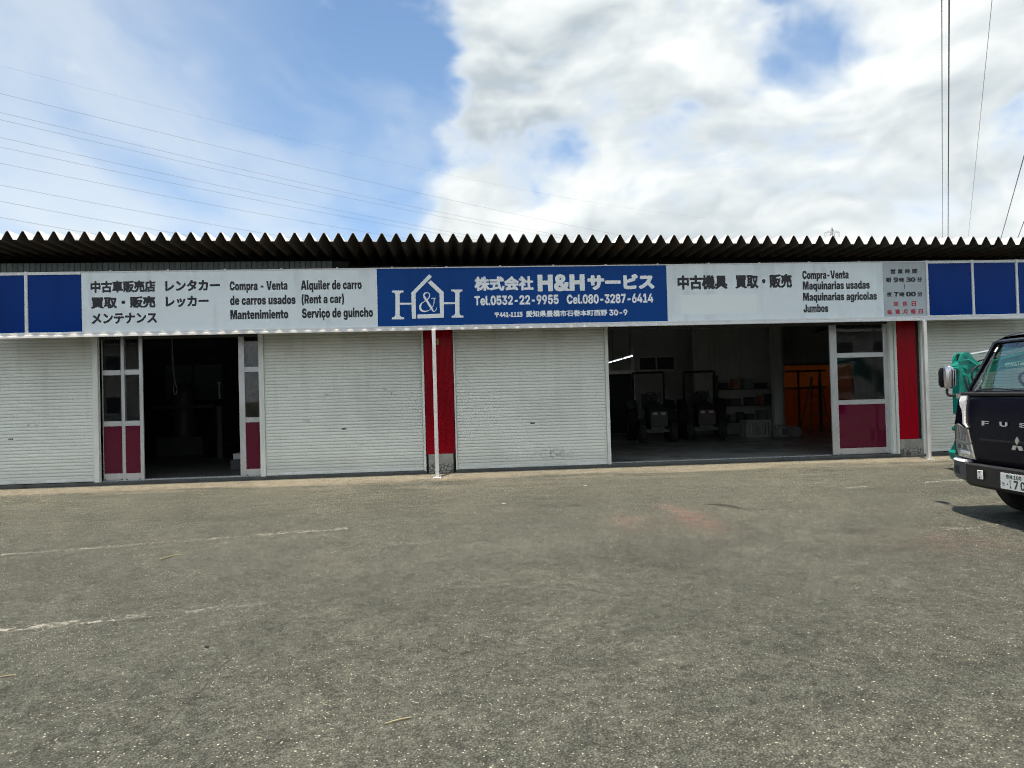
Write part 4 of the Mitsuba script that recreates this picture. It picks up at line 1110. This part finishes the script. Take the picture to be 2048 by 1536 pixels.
ep('hose', cat(tube(arc_pts([(8.70, EY-0.13, 1.735), (8.52, EY-0.15, 1.735), (8.44, EY-0.15, 1.62), (8.50, EY-0.15, 1.45), (8.62, EY-0.13, 1.37)], 24), 0.016, 6), tube(arc_pts([(8.36, EY-0.12, 1.55), (8.36, EY-0.14, 1.42), (8.42, EY-0.14, 1.28), (8.52, EY-0.12, 1.20)], 20), 0.016, 6), tube(arc_pts([(8.62, EY+0.02, 1.80), (8.80, EY+0.02, 1.86), (9.0, EY, 1.88)], 16), 0.013, 6)), 'rubber', True)
bk_ = ep('bucket', cat(prism_y([(8.36, 0.72), (8.40, 0.58), (8.34, 0.42), (8.25, 0.31), (8.29, 0.19), (8.48, 0.13), (8.78, 0.20), (8.86, 0.40), (8.80, 0.42), (8.70, 0.28), (8.50, 0.24), (8.40, 0.32), (8.46, 0.50), (8.60, 0.70)], EY-0.22, EY+0.22)), 'machine_teal')
for y in (-0.1, 0.1):
    ep('link', bar((8.30, EY+y, 0.73), (8.46, EY+y, 0.95), 0.02), 'machine_grey', parent=bk_)
for i in range(3):
    ep('tooth', hull([(8.83+zz, EY-0.18+i*0.18+q, 0.41) for q in (-0.025, 0.025) for zz in (0, 0.04)]+[(8.86, EY-0.18+i*0.18, 0.53)]), 'machine_grey', parent=bk_)
for s in (-1, 1):
    yb = EY+0.15+s*0.55
    pts = [(11.0, 0.26), (13.0, 0.26)]
    tk = prism(LineString(pts).buffer(0.24, 10), 0.26)
    tk.apply_translation((0, yb+0.13, 0.0))
    tk.fix_normals()
    ep('track', tk, 'rubber')
ep('upper_body', cat(box(11.3, 13.0, EY-0.45, EY+0.75, 0.60, 1.25, 0.08), box(10.9, 11.3, EY-0.16, EY+0.16, 0.62, 0.98, 0.03)), 'machine_teal')
ep('canopy_roof', box(11.5, 12.8, EY-0.40, EY+0.70, 2.25, 2.32, 0.03), 'machine_teal')
for x in (11.55, 12.75):
    for y in (EY-0.36, EY+0.66):
        ep('canopy_post', bar((x, y, 1.25), (x, y, 2.25), 0.03), 'machine_grey')
ep('seat', cat(box(12.1, 12.5, EY-0.1, EY+0.4, 1.25, 1.45, 0.04), box(12.45, 12.6, EY-0.1, EY+0.4, 1.45, 1.85, 0.04)), 'seat_grey')
ep('dozer_blade', box(10.45, 10.52, EY-0.55, EY+0.85, 0.05, 0.40, 0.01), 'machine_teal')

# ------------------------------------------------------------------ power lines and far pylons
def sag(a, b, ext0, ext1, drop, n=60):
    a, b = np.array(a, float), np.array(b, float)
    t = np.linspace(-ext0, 1+ext1, n)
    p = a+(b-a)*t[:, None]
    p[:, 2] += drop*((2*t-1)**2-1)*0.25*4
    return p


WL = ['%s of nine parallel power lines crossing the sky at the left' % w for w in ('topmost', 'second highest', 'third highest', 'fourth highest', 'middle', 'sixth highest', 'third lowest', 'second lowest', 'lowest')]+['very faint thin power line high above the nine parallel ones']
wires = [((-33.08, 37.94, 24), (28.74, 89.41, 24), 0.5), ((-32.05, 36.3, 22), (11.19, 74.69, 22), 0.4), ((-32.07, 36.32, 21.5), (9.76, 73.29, 21.5), 0.4), ((-31.61, 35.57, 20), (5.2, 70.24, 20), 0.3), ((-31.92, 36.03, 19.5), (2.74, 67.6, 19.5), 0.3),
         ((-31.2, 34.88, 18), (-6.19, 58.82, 18), 0.2), ((-31.11, 34.71, 16.5), (-15.49, 51.81, 16.5), 0.1), ((-30.18, 33.24, 15), (-21.22, 44.59, 15), 0.04), ((-29.1, 31.52, 13.5), (-24.56, 37.86, 13.5), 0.01), ((-34.4, 40.05, 27), (0.06, 67.69, 27), 0.3)]
for i, (a, b, dr_) in enumerate(wires):
    L = math.dist(a, b)
    rad = 0.010 if i < 9 else 0.005
    single('power_line', tube(sag(a, b, 25/L, 60/L, dr_), rad, 5), 'wire_dark', WL[i], 'power line', smooth=True, group='parallel power lines at upper left')
for (a, b), r, lab in ((((9.24, -1.51, 9.0), (26.63, 22.56, 9.0)), 0.010, 'thinner of the two dark overhead cables rising above the truck'), (((9.76, -1.02, 9.3), (28.03, 24.03, 9.3)), 0.017, 'thicker of the two dark overhead cables rising above the truck'),
                       (((17.07, 6.7, 14.0), (43.76, 42.81, 14.0)), 0.009, 'faint thin overhead cable right of the two dark cables'), (((24.8, 14.4, 12.0), (42.0, 37.35, 12.0)), 0.022, 'overhead cable slanting into the frame at upper right'), (((31.28, 21.97, 11.0), (39.25, 32.54, 11.0)), 0.022, 'short bit of cable in the far right corner just above the roof')):
    KF = 2.6
    a, b = EYE+(np.array(a)-EYE)*KF, EYE+(np.array(b)-EYE)*KF
    L = math.dist(a, b)
    single('power_line', tube(sag(a, b, 12/L, 90/L, 0.05), r*KF, 6), 'wire_dark', lab, 'power line', smooth=True)


def pylon(x, y, top, s, lab):
    t = thing('transmission_tower', lab, 'pylon')
    w = 1.0*s
    legs, braces, arms = [], [], []
    lev = np.linspace(0, top-3*s, 13)
    half = lambda z: 0.55*s+(4.2*s)*(1-z/top)**1.4
    for sx in (-1, 1):
        for sy in (-1, 1):
            legs.append(tube([(x+sx*half(z), y+sy*half(z), z) for z in lev]+[(x, y, top)], 0.13, 4))
    for i in range(len(lev)-1):
        a, b = half(lev[i]), half(lev[i+1])
        for sy in (-1, 1):
            braces += [bar((x-a, y+sy*a, lev[i]), (x+b, y+sy*b, lev[i+1]), 0.07), bar((x+a, y+sy*a, lev[i]), (x-b, y+sy*b, lev[i+1]), 0.07), bar((x-b, y+sy*b, lev[i+1]), (x+b, y+sy*b, lev[i+1]), 0.07)]
    part(t, 'leg', cat(legs), 'pylon_steel')
    part(t, 'brace', cat(braces), 'pylon_steel')
    for z in (top-2.2*s, top-6.2*s, top-10.2*s):
        arm = []
        for sx in (-1, 1):
            e = (x+sx*3.4*s, y, z)
            arm += [bar((x+sx*0.5*s, y-0.5, z-0.3), e, 0.09), bar((x, y, z+1.0*s), e, 0.08), bar((x+sx*1.7*s, y, z-0.15), (x+sx*1.7*s, y, z+0.5*s), 0.06), bar(e, (e[0]-sx*0.2, y, z-1.9*s), 0.07), bar((e[0]-sx*1.3*s, y, z), (e[0]-sx*0.2, y, z-1.9*s), 0.06)]
        part(t, 'cross_arm', cat(arm), 'pylon_steel')
    return t


pylon(153.14, 260.0, 65.6, 0.95, 'far lattice transmission tower whose top shows above the roof')
pylon(160.5, 290.0, 66.5, 0.55, 'second far lattice transmission tower left of the first, barely above the roof')

# ------------------------------------------------------------------ small things on the asphalt
def stalk(a, b, h, lab, r=0.0035):
    a, b = np.array([*a, 0.006]), np.array([*b, 0.006])
    mid = (a+b)/2+np.array([0.001, 0.002, h*0.5])
    single('straw_stalk', tube(arc_pts([a, mid, b], 10), r, 5), 'straw', lab, 'straw', smooth=True)


stalk((-2.845, -6.893), (-2.732, -6.702), 0.008, 'dry straw stalk lying right of the upper worn white line', 0.006)
stalk((-0.356, -10.653), (-0.242, -10.603), 0.005, 'dry straw stalk lying near the bottom centre of the asphalt')
stalk((-2.537, -9.786), (-2.464, -9.769), 0.004, 'short dry straw stalk lying at the left edge below the lower worn line')
peb = trimesh.creation.icosphere(1, 0.012)
peb.apply_scale((1.2, 0.9, 0.6))
peb.apply_translation((-1.54, -9.467, 0.007))
single('pebble', peb, 'black_plastic', 'small black pebble lying left of centre below the lower worn line', 'pebble')
for (x, y), lab in (((0.62, -4.30), 'pale stone chip lying on the asphalt near the dark drips'), ((2.02, -2.75), 'pale stone chip lying closest to the wide bay threshold')):
    q = trimesh.creation.icosphere(1, 0.02)
    q.vertices *= 1+0.25*rng.random((len(q.vertices), 1))
    q.apply_scale((1.4, 1.0, 0.5))
    q.apply_translation((x, y, 0.009))
    single('stone_chip', q, 'crate_white', lab, 'stone')

# ------------------------------------------------------------------ houses over the street behind the camera (seen in the panes)
def house(x0, x1, y, h, rh, lab):
    t = thing('house', lab, 'house')
    y0 = y-8
    part(t, 'wall', box(x0, x1, y0, y, 0, h), 'house_wall')
    ym = (y+y0)/2
    rf = trimesh.Trimesh([(x0-0.5, y+0.6, h-0.2), (x1+0.5, y+0.6, h-0.2), (x1+0.5, ym, h+rh), (x0-0.5, ym, h+rh), (x0-0.5, y0-0.6, h-0.2), (x1+0.5, y0-0.6, h-0.2)], [(0, 1, 2), (0, 2, 3), (3, 2, 5), (3, 5, 4), (0, 3, 4), (1, 5, 2), (0, 4, 5), (0, 5, 1)], process=False)
    part(t, 'roof', rf, 'house_roof')
    for x in np.arange(x0+1.5, x1-1.5, 3.0):
        for z in ((0.9, 2.1), (3.6, 4.8)):
            if z[1] < h:
                w_ = part(t, 'window', box(x-0.85, x+0.85, y+0.001, y+0.06, z[0], z[1]), 'aluminium')
                part(w_, 'pane', box(x-0.78, x+0.78, y+0.061, y+0.066, z[0]+0.07, z[1]-0.07), 'wall_dark')


house(-30, -17, -34, 5.6, 2.2, 'two storey house with dark gable roof mirrored in the left panes')
house(-11, 3, -38, 5.4, 2.4, 'two storey house across the street behind the viewer')
house(9, 22, -35, 3.0, 2.0, 'low house with dark roof mirrored in the right pane')
house(27, 42, -36, 5.6, 2.2, 'two storey house far right behind the viewer')
